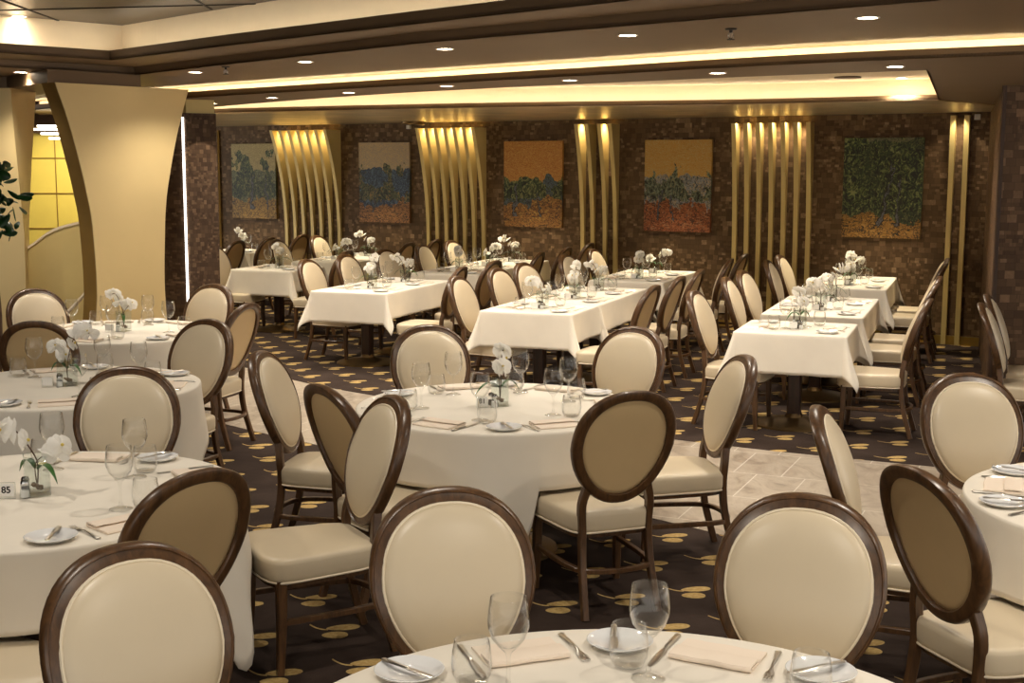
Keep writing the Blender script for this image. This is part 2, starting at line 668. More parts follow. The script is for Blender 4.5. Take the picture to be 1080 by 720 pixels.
floor_poly = [(-9, -3), (9, -3), (9, 10), tuple(wp(6.6, -0.2)), tuple(wp(-9, -0.2)), (-9, 12)]
structure(MB().slab(floor_poly, -0.08, 0.0).build('floor', M['carpet'], smooth=False))
up = smooth_line([(-4.9, 15.6), (-3.4, 13.55), (-2.567, 12.443), (-1.871, 11.6), (-1.2, 10.97), (0.2, 9.85), (1.533, 8.977), (2.766, 8.365), (4.2, 7.75), (6.2, 7.2)], 4)
lo = smooth_line([(-5.6, 13.9), (-3.6, 11.2), (-2.173, 9.677), (-1.422, 9.0), (-0.4, 8.05), (0.809, 7.05), (1.705, 6.1), (2.7, 4.9), (4.2, 3.4), (6.2, 2.0)], 4)
structure(MB().slab(up + list(reversed(lo)), 0.0005, 0.003).build('floor_marble', M['marble'], smooth=False))

# back wall, built along its own x axis so that the mosaic lies in its plane
wb = MB().box((0, 0.1, 1.35), (17.0, 0.2, 2.9)).build('wall_back', M['mosaic'], smooth=False)
wb.location = (*wp(-2.2), 0)
wb.rotation_euler = (0, 0, -WA)
structure(wb)
bb = MB().box((0, -0.012, 0.05), (9.6, 0.024, 0.1)).build('baseboard_back', M['brass'], smooth=False)
bb.location = (*wp(1.4), 0)
bb.rotation_euler = (0, 0, -WA)
structure(bb)
# brown pier at the right: narrow left face, wide face towards the room
pa, pb = Vector((3.76, 10.0)), Vector((5.30, 14.40))
ang = math.atan2((pb - pa).y, (pb - pa).x)
pr = MB()
pr.slab([(0, 0), ((pb - pa).length + 0.4, 0), ((pb - pa).length + 0.4, -3.0), (0.0, -3.0), (0, 0)][:4], 0, 2.75)
o = pr.build('wall_right', M['mosaic_big'], smooth=False)
pv = MB()
pv.slab([(0, 0), (4.2, -0.12), (4.2, 3.0), (1.62, 4.75)], 0, 2.75)
bpy.data.objects.remove(o)
o = pv.build('wall_right', M['mosaic_big'], smooth=False)
o.location = (pa.x, pa.y, 0)
structure(o)
t = MB()
t.bar([(pa.x - 0.012, pa.y - 0.012, 0), (pa.x - 0.012, pa.y - 0.012, 2.6)], 0.03, 0.03)
structure(t.build('trim_1', M['dark_wall']))
# side walls far outside the frame and the slab overhead
structure(MB().box((-9.05, 6, 1.6), (0.1, 18, 3.4)).build('wall_left', M['dark_wall'], smooth=False))
structure(MB().box((-7.25, 14.05, 1.6), (3.6, 0.1, 3.4)).build('wall_left_end', M['dark_wall'], smooth=False))
structure(MB().box((0, 8, 3.36), (18.5, 24, 0.08)).build('ceiling', M['dark_wall'], smooth=False))

# --- ceiling soffits, steps and coves
LIP = smooth_line([(-5.6, 15.0), (-4.2, 13.35), (-2.985, 12.12), (-1.784, 11.05), (-0.435, 9.87), (0.638, 8.95), (1.314, 8.35), (2.022, 7.82), (2.857, 7.33), (4.4, 6.5), (8.5, 4.6)], 5)
NEAR = smooth_line([(-4.7, 16.2), (-3.495, 14.346), (-1.664, 12.0), (-0.477, 10.80), (1.456, 9.25), (2.67, 8.481)], 5)
FAR = smooth_line([(-5.0, 16.9), (-3.654, 15.5), (-0.614, 13.9), (2.062, 12.98), (3.894, 11.97)], 5)
ZS3, ZS2, ZS1 = 2.59, 2.70, 2.76
wl, wr = wp(-8.5, -0.1), wp(6.8, -0.1)
outer = LIP + [(8.5, 10.0), wr, wl]
hole = NEAR + list(reversed(FAR))
structure(MB().slab(outer, ZS3, ZS3 + 0.02, [hole]).build('ceiling_soffit', M['soffit'], smooth=False))
# back tray: raised panel, its upright faces and the lip that hides the light
FARB = offset(FAR, 0.16)
NEARB = offset(NEAR, -0.04)
tray = MB()
tray.slab(NEAR + list(reversed(FARB)), 2.79, 2.82)
structure(tray.build('ceiling_tray_panel', M['cove'], smooth=False))
tf = MB()
tf.strip(FARB, ZS3 + 0.02, 2.79, 0.03, 1)
tf.strip([NEAR[-1], FAR[-1], FARB[-1]], ZS3 + 0.02, 2.79, 0.03, -1)
tf.strip(NEAR, ZS3 + 0.02, 2.79, 0.02, -1)
structure(tf.build('ceiling_tray_face', M['cove'], smooth=False))
tl = MB()
tl.strip(FAR, ZS3, ZS3 + 0.046, 0.02, 1)
tl.strip([NEAR[-1], FAR[-1]], ZS3, ZS3 + 0.03, 0.015, -1)
tl.strip(offset(FAR, 0.02), ZS3 + 0.02, ZS3 + 0.03, 0.15, 1)
structure(tl.build('trim_2', M['lip'], smooth=False))
structure(MB().slab(offset(FAR, 0.005) + [wr, wl], ZS3 - 0.006, ZS3 - 0.001).build('ceiling_wall_strip', M['silver_leaf'], smooth=False))
# middle cove
lipm = MB()
lipm.strip(LIP, ZS3, ZS3 + 0.055, 0.02, 1)
structure(lipm.build('trim_3', M['lip'], smooth=False))
LB = offset(LIP, 0.17)
cv = MB()
cv.strip(LB, ZS3 + 0.02, ZS2 + 0.02, 0.02, 1)
structure(cv.build('ceiling_cove_face', M['cove'], smooth=False))
# near tray line and the step between the two near soffits
T = [(-9.0, 4.45), (-3.70, 9.42), (-3.075, 10.02), (-1.92, 8.80), (-0.545, 7.44), (0.02, 6.90), (2.3, 4.75), (5.2, 2.0)]
SL = [(-9.0, 5.1), (-3.886, 9.951), (-3.10, 10.74), (-2.08, 9.58), (-0.58, 7.95), (1.033, 6.58), (3.4, 4.6), (6.2, 2.2)]
LBs = offset(LIP, 0.18)
structure(MB().slab(SL + [(8.6, 1.5), (8.6, 4.6)] + list(reversed(LBs)) + [(-9, 15)], ZS2, ZS2 + 0.02).build('ceiling_soffit_middle', M['soffit'], smooth=False))
structure(MB().slab(T + list(reversed(offset(SL, 0.03))), ZS1, ZS1 + 0.02).build('ceiling_soffit_near', M['soffit'], smooth=False))
st = MB()
st.strip(SL, ZS2, ZS1 + 0.01, 0.03, 1)
structure(st.build('trim_4', M['soffit'], smooth=False))
tl = MB()
tl.strip(T, ZS1, ZS1 + 0.07, 0.025, 1)
structure(tl.build('trim_5', M['soffit'], smooth=False))
TB = offset(T, 0.22)
tf = MB()
tf.strip(TB, ZS1 + 0.01, 3.06, 0.03, 1)
structure(tf.build('ceiling_near_tray_face', M['cove'], smooth=False))
structure(MB().slab(TB + [(5.2, -3), (-9, -3)], 3.05, 3.08).build('ceiling_near_tray_panel', M['dark_panel'], smooth=False))
jn = MB()
for p, q in (((-3.45, 9.98), (-3.36, 7.0)), ((-2.12, 9.25), (-2.05, 6.0)), ((-0.6, 7.7), (-0.5, 4.0)), ((-5.0, 8.2), (-4.9, 5.0))):
    jn.strip([p, q], 3.044, 3.052, 0.016)
for y in (9.35, 8.6, 7.6):
    jn.strip([(-5.2, y + 0.35), (0.1 if y < 8 else -1.6, y - 0.45)], 3.044, 3.052, 0.014)
structure(jn.build('trim_6', M['joint'], smooth=False))


# cove lights: LED tapes lying behind the lips
def led(line, off, z, wd, label, mat):
    a = offset(line, off)
    mbx = MB()
    mbx.strip(a, z, z + 0.012, wd, 1)
    tag(mbx.build('cove_light', mat, smooth=False), label, 'light')


led(FAR, 0.045, ZS3 + 0.0302, 0.03, 'warm light strip hidden along the back ceiling tray', M['led_warm'])
led(LIP, 0.05, ZS3 + 0.025, 0.03, 'warm light strip hidden in the curved middle ceiling cove', M['led_mid'])
led(T, 0.05, ZS1 + 0.03, 0.03, 'warm light strip hidden in the dark panelled tray at upper left', M['led_warm'])

# downlights
ring_prof = [(0.062, 0.004), (0.060, -0.004), (0.050, -0.004), (0.048, 0.002)]


def make_downlight():
    r = empty('downlight')
    MB().lathe(ring_prof, n=20).build('frame', M['white'], r)
    MB().lathe([(0.0001, -0.001), (0.048, -0.001)], n=20).build('lens', M['lamp'], r)
    return r


DL = Proto(make_downlight)


def downlight(x, y, z, label, power=DOWN_W, vis=True, size=130):
    if vis:
        DL.put((x, y, z), 0, label, 'light', 'ceiling downlights')
    ld = bpy.data.lights.new('downlight_beam', 'SPOT')
    ld.energy = power
    ld.color = (1.0, 0.90, 0.76)
    ld.spot_size = R(size)
    ld.spot_blend = 0.8
    ld.shadow_soft_size = 0.06
    lo_ = bpy.data.objects.new('downlight_beam', ld)
    COL.objects.link(lo_)
    lo_.location = (x, y, z - 0.03)


names = ['above the gold panel at far left', 'just right of the gold panel', 'left of centre', 'near the middle', 'right of the middle', 'at the right end']
for i, p in enumerate([(22, 76), (206, 76), (322, 65), (469, 51.5), (662, 37), (915, 18.5)]):
    x, y = at(*p, ZS2)
    downlight(x, y, ZS2, 'round ceiling downlight in the near soffit, ' + names[i])
nm2 = ['first', 'second', 'third', 'fourth', 'fifth', 'sixth', 'seventh']
for i, p in enumerate([(223, 109), (287, 103), (368, 97.5), (471, 90.5), (601, 84.5), (757, 76.8), (944, 70)]):
    x, y = at(*p, ZS3)
    downlight(x, y, ZS3, 'small ceiling downlight in the far soffit, %s from the left' % nm2[i], FAR_W)
x, y = at(20, 17, 3.05)
downlight(x, y, 3.048, 'downlight in the dark panelled tray at top left', 8)
x, y = at(951, 82, 2.79)
downlight(x, y, 2.788, 'small downlight in the back tray at its right end')
x, y = at(580, 87.5, 2.79)
downlight(x, y, 2.788, 'small downlight in the back tray near the middle')
for k in range(6):  # extra downlights added behind the tray edge to brighten the far end
    a, b = NEAR[k * 5 if k < 5 else -3], FAR[min(k * 4, len(FAR) - 3)]
    downlight(a[0] * 0.45 + b[0] * 0.55, a[1] * 0.45 + b[1] * 0.55, 2.788, 'added fill downlight up inside the back tray, %s from the left' % nm2[k], FAR_W * 1.3)
# lamps carry on overhead, out of frame; last three added to brighten screens, pier
for x, y in ((-2.2, 6.6), (-0.4, 5.0), (1.6, 4.0), (-1.0, 2.6), (0.9, 1.6), (-3.0, 4.2), (3.4, 5.2), (2.6, 2.6), (-4.7, 9.5), (-5.4, 8.6), (4.6, 7.6)):
    downlight(x, y, 2.69 if x > 1.5 else (2.65 if x < -4.5 else 3.03), '', DOWN_W * 1.0, False)

# sprinklers, ceiling speaker, wall sensors
def make_sprinkler():
    r = empty('sprinkler')
    MB().lathe([(0.034, 0.0), (0.028, -0.008), (0.009, -0.010), (0.009, -0.022), (0.0001, -0.024)], n=14).build('body', M['black'], r)
    m_ = MB()
    for s_ in (-1, 1):
        m_.tube([(s_ * 0.006, 0, -0.02), (s_ * 0.014, 0, -0.034), (s_ * 0.010, 0, -0.048), (0, 0, -0.056)], 0.0028, 6)
    m_.tube([(0, 0, -0.02), (0, 0, -0.05)], 0.0024, 6)
    m_.build('yoke', M['chrome'], r)
    m_ = MB()
    for k in range(8):
        a = k * PI / 4
        m_.bar([(0.004 * math.cos(a), 0.004 * math.sin(a), -0.056), (0.021 * math.cos(a), 0.021 * math.sin(a), -0.059)], 0.009, 0.003, (0, 0, 1))
    m_.build('deflector', M['black'], r)
    return r


SP = Proto(make_sprinkler)
for p, lb in (((238, 70), 'black fire sprinkler hanging from the soffit above the gold panel'), ((771, 30), 'black fire sprinkler hanging from the soffit right of centre')):
    x, y = at(*p, ZS2)
    SP.put((x, y, ZS2), 0, lb, 'sprinkler', 'fire sprinklers')
x, y = at(894, 81, 2.79)
tag(MB().lathe([(0.12, 0.0), (0.12, -0.012), (0.10, -0.014), (0.0001, -0.012)], (x, y, 2.79), 24).build('ceiling_speaker', M['soffit']), 'round flush speaker in the back ceiling tray', 'speaker')
for sx, zz, lb in ((-1.72, 2.53, 'small white sensor box high on the wall left of the second fins'), (6.02, 2.53, 'small white sensor box high on the wall at far right')):
    o = MB().box((0, -0.02, 0), (0.06, 0.04, 0.06)).build('wall_sensor', M['white'], smooth=False)
    o.location = (*wp(sx), zz)
    o.rotation_euler = (0, 0, -WA)
    tag(o, lb, 'sensor')
o = MB().lathe([(0.0001, -0.05), (0.15, -0.05), (0.17, -0.03), (0.17, 0.0)], n=20).build('ceiling_projector_housing', M['bronze'])
o.location = (*wp(-1.35, 0.4), ZS3)
tag(o, 'round dark ceiling fitting above the second group of fins', 'fitting')

# gold fins on the wall, curved: deep at the top, slim at the foot
def fin(s0, out, zt, label, group):
    prof = []
    n = 14
    for i in range(n + 1):
        z = zt * i / n
        q = (max(0.0, z - 0.9) / (zt - 0.9))
        prof.append((0.035 + (out - 0.035) * q ** 2.1, z))
    poly = [(0.0, 0.0)] + [(-d, z) for d, z in prof] + [(0.0, zt)]
    m_ = MB()
    th = 0.055
    rings = []
    for dx in (-th / 2, th / 2):
        rings.append([(dx, y, z) for y, z in poly])
    m_.loft(rings)
    o = m_.build('wall_fin', M['gold'], smooth=False)
    o.location = (*wp(s0), 0)
    o.rotation_euler = (0, 0, -WA)
    tag(o, label, 'wall fin', group)


nth = ['first', 'second', 'third', 'fourth', 'fifth', 'sixth', 'seventh']
for g, (s0, s1, n, out, desc) in enumerate([(-4.03, -3.0, 7, 0.34, 'between the first and second paintings'), (-1.38, -0.45, 7, 0.30, 'between the second and third paintings'),
                                            (3.22, 4.15, 7, 0.15, 'between the fourth and fifth paintings')]):
    for k in range(n):
        fin(s0 + (s1 - s0) * k / (n - 1), out, 2.5, 'curved gold fin %s, %s from left' % (desc, nth[k]), 'gold fins ' + desc)
for k, s0 in enumerate((1.103, 1.251, 1.433, 1.585)):
    fin(s0, 0.24, 2.52, 'curved gold fin between the third and fourth paintings, %s from left' % nth[k], 'gold fins between the third and fourth paintings')
for k, s0 in enumerate((5.77, 5.92)):
    fin(s0, 0.07, 2.55, 'straight gold fin right of the last painting, %s one' % ('left', 'right')[k], 'gold fins at the right corner')
# wall-wash lamps recessed above the gaps between the fins
def wash(s0, d, pw, size, z=2.57):
    ld = bpy.data.lights.new('wall_wash', 'SPOT')
    ld.energy = pw * WASH
    ld.color = (1.0, 0.86, 0.62)
    ld.spot_size = R(size)
    ld.spot_blend = 0.9
    ld.shadow_soft_size = 0.03
    lo_ = bpy.data.objects.new('wall_wash', ld)
    COL.objects.link(lo_)
    lo_.location = (*wp(s0, d), z)


for s0, s1, n, pw in ((-4.03, -3.0, 6, 7), (-1.38, -0.45, 6, 7), (3.22, 4.15, 6, 8)):
    for k in range(n):
        wash(s0 + (s1 - s0) * (k + 0.5) / n, 0.13, pw, 100)
for s0 in (1.177, 1.509, 5.845):
    wash(s0, 0.13, 8, 100)
for s0 in (-4.68, -2.15, 0.34, 2.45, 5.0):  # fill spots without fittings, added to brighten the paintings
    wash(s0, 0.95, 85, 80)

# paintings
G1 = ((20, 28, 24), (50, 66, 40), (92, 100, 58), (134, 132, 80))
G2 = ((26, 30, 30), (70, 80, 52), (108, 110, 76), (150, 116, 64))
PT = [(-4.677, painting_mat('landscape_a', ((168, 150, 100), (190, 172, 116)), ((130, 130, 88), (80, 92, 66)), G1, ((92, 70, 34), (160, 122, 52), (188, 150, 76)), 0.62, 0.60, ((0.45, 0.12, 0.05, 0.62), (0.8, -0.1, 0.03, 0.55)), 1.6, 0.26), 'mosaic landscape with green trees on ochre ground, leftmost painting'),
      (-2.153, painting_mat('landscape_b', ((176, 158, 132), (200, 170, 118)), ((52, 70, 96), (92, 116, 136)), G2, ((66, 46, 30), (150, 102, 52), (180, 130, 76)), 0.70, 0.44, ((0.3, 0.1, 0.03, 0.4),), 2.6, 0.24), 'mosaic landscape with blue hills under pale sky, second from left'),
      (0.340, painting_mat('landscape_c', ((188, 122, 56), (206, 156, 76)), ((84, 96, 104), (70, 84, 60)), G1, ((86, 56, 40), (158, 108, 50), (178, 140, 70)), 0.52, 0.46, ((0.2, 0.05, 0.05, 0.5), (0.62, -0.2, 0.03, 0.4)), 2.6, 0.30), 'mosaic landscape with orange sky and dark green trees, middle painting'),
      (2.449, painting_mat('landscape_d', ((202, 152, 70), (196, 166, 100)), ((150, 152, 150), (182, 160, 126)), ((30, 34, 32), (84, 94, 72), (128, 138, 112), (140, 128, 84)), ((96, 50, 30), (164, 92, 50), (186, 132, 88)), 0.60, 0.44, ((0.22, 0.15, 0.05, 0.45), (0.42, -0.1, 0.03, 0.4)), 2.4, 0.32), 'mosaic landscape with yellow sky and reddish earth, fourth from left'),
      (5.008, painting_mat('landscape_e', ((96, 100, 70), (134, 122, 92)), ((50, 66, 42), (104, 110, 66)), ((18, 26, 26), (46, 62, 42), (92, 106, 56), (140, 146, 88)), ((44, 38, 32), (160, 116, 48), (184, 142, 74)), 0.95, 0.86, ((0.5, 0.25, 0.05, 0.75), (0.7, 0.1, 0.03, 0.6)), 1.4, 0.22), 'mosaic landscape almost filled by twisting green trees, rightmost painting')]
for s0, mt, lb in PT:
    o = MB().box((0, -0.02, 0), (0.907, 0.04, 1.139)).build('painting', mt, smooth=False)
    o.location = (*wp(s0), 1.745)
    o.rotation_euler = (0, 0, -WA)
    tag(o, lb, 'painting', 'landscapes along the back wall')

# --- gold feature screens at the left
A_, B_ = Vector((-3.57, 10.15)), Vector((-2.75, 11.05))
pd = (B_ - A_).normalized()
pang = math.atan2(pd.y, pd.x)
left = [(0.20, 0.0), (0.245, 0.4), (0.308, 0.917), (0.291, 1.476), (0.25, 1.75), (0.198, 1.995), (0.12, 2.3), (0.018, 2.60)]
right = [(1.225, 2.60), (1.15, 2.38), (1.079, 2.143), (0.98, 1.701), (0.948, 1.313), (0.935, 1.0), (0.944, 0.703), (0.97, 0.3), (1.0, 0.0)]
lf = smooth_line(left, 4)
rt = smooth_line(right, 4)
r = empty('gold_screen', (A_.x, A_.y, 0), pang)
tag(r, 'large waisted champagne-gold screen panel left of the brown column', 'screen', 'waisted gold screens')
m_ = MB()
m_.prism(lf + rt, -0.012, 0.0)
m_.build('front_panel', M['gold_panel'], r, False)
m_ = MB()
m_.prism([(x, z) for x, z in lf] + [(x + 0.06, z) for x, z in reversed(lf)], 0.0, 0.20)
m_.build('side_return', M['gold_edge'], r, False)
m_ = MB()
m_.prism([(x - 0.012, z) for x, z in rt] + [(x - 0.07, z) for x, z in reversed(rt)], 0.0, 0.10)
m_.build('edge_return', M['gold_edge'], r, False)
# header the screens hang from
structure(MB().slab([(-9, 11.0), (-4.25, 11.0), (-3.60, 10.14), (-3.05, 10.74), (-3.35, 11.05), (-4.3, 11.9), (-9, 11.9)], 2.60, ZS2).build('ceiling_header', M['soffit'], smooth=False))
# second screen at the left edge: front and tapering right flank
r = empty('gold_screen', (0, 0, 0))
tag(r, 'pale gold waisted screen panel cut by the left photo edge', 'screen', 'waisted gold screens')


def sec(u, z, Y):
    x, y, zz = ray(u, 300)
    return x / y * Y


zs = [0.0, 0.6, 1.1, 1.4, 1.7, 2.0, 2.3, 2.60]
fr = [26, 26.5, 27.5, 28, 26, 24, 22, 21]
fl = [30, 30, 30, 31, 34, 37, 41, 44.5]
Y1, Y2 = 10.9, 11.5
m_ = MB()
m_.loft([[(-5.1, Y1, z), (sec(a, z, Y1), Y1, z), (sec(b, z, Y2) + 0.02, Y2, z), (-5.1, Y2, z)] for z, a, b in zip(zs, fr, fl)])
m_.build('panel', M['gold_panel'], r, True, 25)
# curved low wall between the two screens with its pale top rail
r = empty('low_wall', (0, 0, 0))
tag(r, 'low curved gold wall between the two gold screens', 'wall')
pts_t = smooth_line([(-5.2, 11.15, 1.34), (-4.6, 11.2, 1.22), (-4.28, 11.25, 1.22), (-4.02, 11.3, 1.39), (-3.72, 11.32, 1.47), (-3.42, 11.3, 1.50)], 5)
m_ = MB()
m_.loft([[(x, y, 0), (x, y, z), (x, y + 0.10, z), (x, y + 0.10, 0)] for x, y, z in pts_t])
m_.build('wall_panel', M['gold'], r, True, 30)
m_ = MB()
m_.loft([[(x, y - 0.012, z), (x, y - 0.012, z + 0.022), (x, y + 0.20, z + 0.022), (x, y + 0.20, z)] for x, y, z in pts_t[8:]])
m_.build('top_rail', M['cove'], r, True, 30)
m_ = MB()
m_.tube([(*at(64, 336, 0.0), 0)] and [(-3.90, 11.05, 0.64), (-3.80, 11.04, 0.74), (-3.70, 11.03, 0.84), (-3.64, 11.03, 0.91)], 0.016, 8)
m_.build('curved_trim', M['cove'], r)
# what shows through the gap: yellow tiled wall, brown band, thin light bars
yw = MB().box((-5.6, 16.4, 1.30), (3.4, 0.1, 2.2)).build('wall_far', M['yellow'], smooth=False)
structure(yw)
m_ = MB()
for z in (0.75, 1.18, 1.62, 2.06):
    m_.box((-5.6, 16.345, z), (3.4, 0.012, 0.012))
for x in (-6.2, -5.75, -5.1):
    m_.box((x, 16.345, 1.3), (0.010, 0.010, 2.2))
structure(m_.build('trim_7', M['gold_edge'], smooth=False))
structure(MB().box((-5.6, 16.3, 2.58), (3.4, 0.14, 0.42)).build('trim_8', M['dark_wall'], smooth=False))
for k, (u, v, ln) in enumerate(((53, 133, 0.30), (50, 136.5, 0.34), (55, 141, 0.26), (58, 146, 0.14))):
    x, y, zz = ray(u, v)
    q = 15.2 / y
    o = MB().tube([(-ln / 2, 0, 0), (ln / 2, 0, 0)], 0.012, 8).build('light_bar', M['led_white'])
    o.location = (x * q, 15.2, EYE + zz * q)
    tag(o, 'thin white light bar seen through the gap, %s from the top' % nth[k], 'light', 'thin light bars')
ld = bpy.data.lights.new('far_wall_light', 'AREA')
ld.energy = 40
ld.size = 1.2
ld.color = (1, 0.85, 0.5)
lo_ = bpy.data.objects.new('far_wall_light', ld)
COL.objects.link(lo_)
lo_.location = (-5.4, 15.3, 2.5)
# brown column with a light slot
r = empty('column', (-3.10, 12.36, 0))
tag(r, 'brown wood-mosaic column with a vertical white light slot', 'column')
m_ = MB()
m_.slab([(0, 0), (0.26, 0.13), (0.18, 0.45), (-0.35, 0.42), (-0.34, 0.12)], 0, 2.46)
m_.build('shaft', M['mosaic_fine'], r, False)
m_ = MB()
m_.tube([(-0.022, -0.016, 0.64), (-0.022, -0.016, 2.42)], 0.011, 10)
m_.build('light_slot', M['led_white'], r)
m_ = MB()
m_.slab([(0.0, 0.04), (0.24, 0.16), (0.18, 0.42), (-0.30, 0.40), (-0.30, 0.15)], 2.46, 2.59)
m_.build('gold_cap', M['gold'], r, False)
o = MB().box((0, 0, 0), (0.03, 0.03, 2.45)).build('trim_9', M['gold_edge'], smooth=False)
o.location = (*wp(-5.42, 0.02), 1.3)
structure(o)
ld = bpy.data.lights.new('column_light', 'SPOT')
ld.energy = 16
ld.spot_size = R(70)
ld.color = (1, 0.85, 0.65)
lo_ = bpy.data.objects.new('column_light', ld)
COL.objects.link(lo_)
lo_.location = (-2.86, 12.2, 2.56)

# ------------------------------------------------------------ chairs
ZTOP = 1.02
TOPY = -0.372


def back_y(h):
    q = h - 0.45
    return -0.205 - 0.09 * q - 0.36 * q * abs(q)


def oval(sc, n, k):
    """Point k of n on the back's oval, scaled by sc about its middle: (x, h)."""
    a = 2 * PI * k / n
    c, s_ = math.cos(a), math.sin(a)
    hc, hh, hw = 0.758, 0.262, 0.243
    e = 0.90
    x = hw * math.copysign(abs(c) ** e, c)
    h = hh * math.copysign(abs(s_) ** e, s_)
    x *= 1 + 0.06 * s_ if s_ > 0 else 1 + 0.20 * s_
    return x * sc[0], hc + h * sc[1]


def make_chair():
    r = empty('dining_chair')
    n = 56
    # frame: moulded section swept round the oval
    prof = [(0.0, -0.020), (0.006, -0.026), (0.040, -0.026), (0.052, -0.020), (0.056, -0.010), (0.056, 0.010), (0.050, 0.022),
            (0.044, 0.024), (0.040, 0.019), (0.014, 0.022), (0.006, 0.025), (0.0, 0.018)]
    rings = []
    for k in range(n):
        x1, h1 = oval((1, 1), n, k)
        x0, h0 = oval((0.81, 0.83), n, k)
        dx, dh = x1 - x0, h1 - h0
        L = math.hypot(dx, dh)
        dx, dh = dx / L, dh / L
        ring = []
        for u, v in prof:
            x = x0 + dx * (L * u / 0.056)
            h = h0 + dh * (L * u / 0.056)
            ring.append((x, back_y(h) + v, h))
        rings.append(ring)
    MB().loft(rings, True, False, False, True).build('back_frame', M['frame'], r, True, 50)
    # front pad
    rings = []
    for sx, d in ((0.845, 0.004), (0.84, 0.022), (0.815, 0.031), (0.74, 0.040), (0.58, 0.047), (0.36, 0.051), (0.16, 0.053), (0.02, 0.053)):
        rings.append([(x, back_y(h) + d, h) for x, h in (oval((sx, sx + 0.012), n, k) for k in range(n))])
    pad = MB().loft(rings, True, False, True).build('back_cushion', M['cream'], r, True, 60)
    pts = [(x, back_y(h) + 0.022, h) for x, h in (oval((0.84, 0.853), n, k) for k in range(n))]
    MB().tube(pts, 0.0050, 6, True).build('piping', M['piping'], pad)
    # rear panel
    rings = []
    for sx, d in ((0.835, -0.004), (0.825, -0.010), (0.74, -0.013), (0.4, -0.015), (0.02, -0.015)):
        rings.append([(x, back_y(h) + d, h) for x, h in (oval((sx, sx + 0.012), n, k) for k in range(n))])
    tag(MB().loft(rings, True, False, True).build('back_panel', M['tan'], r, True, 60), 'tan vinyl rear panel')
    # seat
    def outline(sc, m=48):
        out = []
        for k in range(m):
            a = 2 * PI * k / m
            c, s_ = math.cos(a), math.sin(a)
            e = 0.33
            x = math.copysign(abs(c) ** e, c)
            y = math.copysign(abs(s_) ** e, s_)
            wd = 0.222 + 0.026 * y
            yy = 0.232 * y + (0.022 * (1 - x * x) if y > 0 else 0)
            out.append((x * wd * sc, 0.01 + yy * sc))
        return out
    rings = []
    for z, sc in ((0.366, 0.955), (0.370, 0.985), (0.39, 1.0), (0.440, 1.006), (0.453, 0.992), (0.460, 0.962), (0.464, 0.90), (0.468, 0.70), (0.470, 0.4), (0.471, 0.05)):
        rings.append([(x, y, z) for x, y in outline(sc)])
    st_ = MB().loft(rings).build('seat', M['cream'], r, True, 60)
    MB().tube([(x, y, 0.370) for x, y in outline(0.985)], 0.005, 6, True).build('piping', M['piping'], st_)
    MB().loft([[(x, y, z) for x, y in outline(0.93)] for z in (0.345, 0.366)]).build('seat_rail', M['frame'], r)
    # legs
    for s_ in (-1, 1):
        MB().bar([(s_ * 0.205, 0.200, 0.376), (s_ * 0.206, 0.202, 0.2), (s_ * 0.210, 0.212, 0.0)], [0.042, 0.036, 0.028], [0.042, 0.036, 0.028], (0, 1, 0)).build('leg', M['frame'], r)
    for s_ in (-1, 1):
        top = [oval((0.90, 0.90), 360, q) for q in (343, 330, 317)]
        pts = smooth_line([(s_ * x, back_y(h) + 0.001, h) for x, h in top] + [(s_ * 0.164, back_y(0.50) + 0.002, 0.50), (s_ * 0.160, -0.204, 0.38), (s_ * 0.165, -0.222, 0.22), (s_ * 0.176, -0.285, 0.0)], 4)
        m = len(pts)
        MB().bar(pts, [0.034 if i < m * 0.3 else 0.040 - 0.012 * i / m for i in range(m)], [0.040 - 0.008 * i / m for i in range(m)], (0, 1, 0)).build('leg', M['frame'], r)
    # bent horseshoe stretcher
    half = [(0.206, 0.198, 0.205), (0.203, 0.05, 0.205), (0.196, -0.08, 0.205), (0.178, -0.19, 0.205), (0.145, -0.235, 0.205), (0.08, -0.262, 0.205), (0.0, -0.27, 0.205)]
    pts = smooth_line(half + [(-x, y, z) for x, y, z in reversed(half[:-1])], 3)
    MB().bar(pts, 0.024, 0.022, (0, 0, 1)).build('stretcher', M['frame'], r)
    return r


CH = Proto(make_chair)
SEATS = []


def chair_top(x, y, face, label, group):
    """Place a chair by the middle of its back's top edge; face = heading in degrees."""
    a = R(face)
    cx, cy = x - TOPY * math.cos(a), y - TOPY * math.sin(a)
    CH.put((cx, cy, 0.003 if False else 0.0), a - PI / 2, label, 'chair', group)
    SEATS.append((cx, cy))


def chair_px(u, v, face, label, group):
    x, y = at(u, v, ZTOP)
    chair_top(x, y, face, label, group)


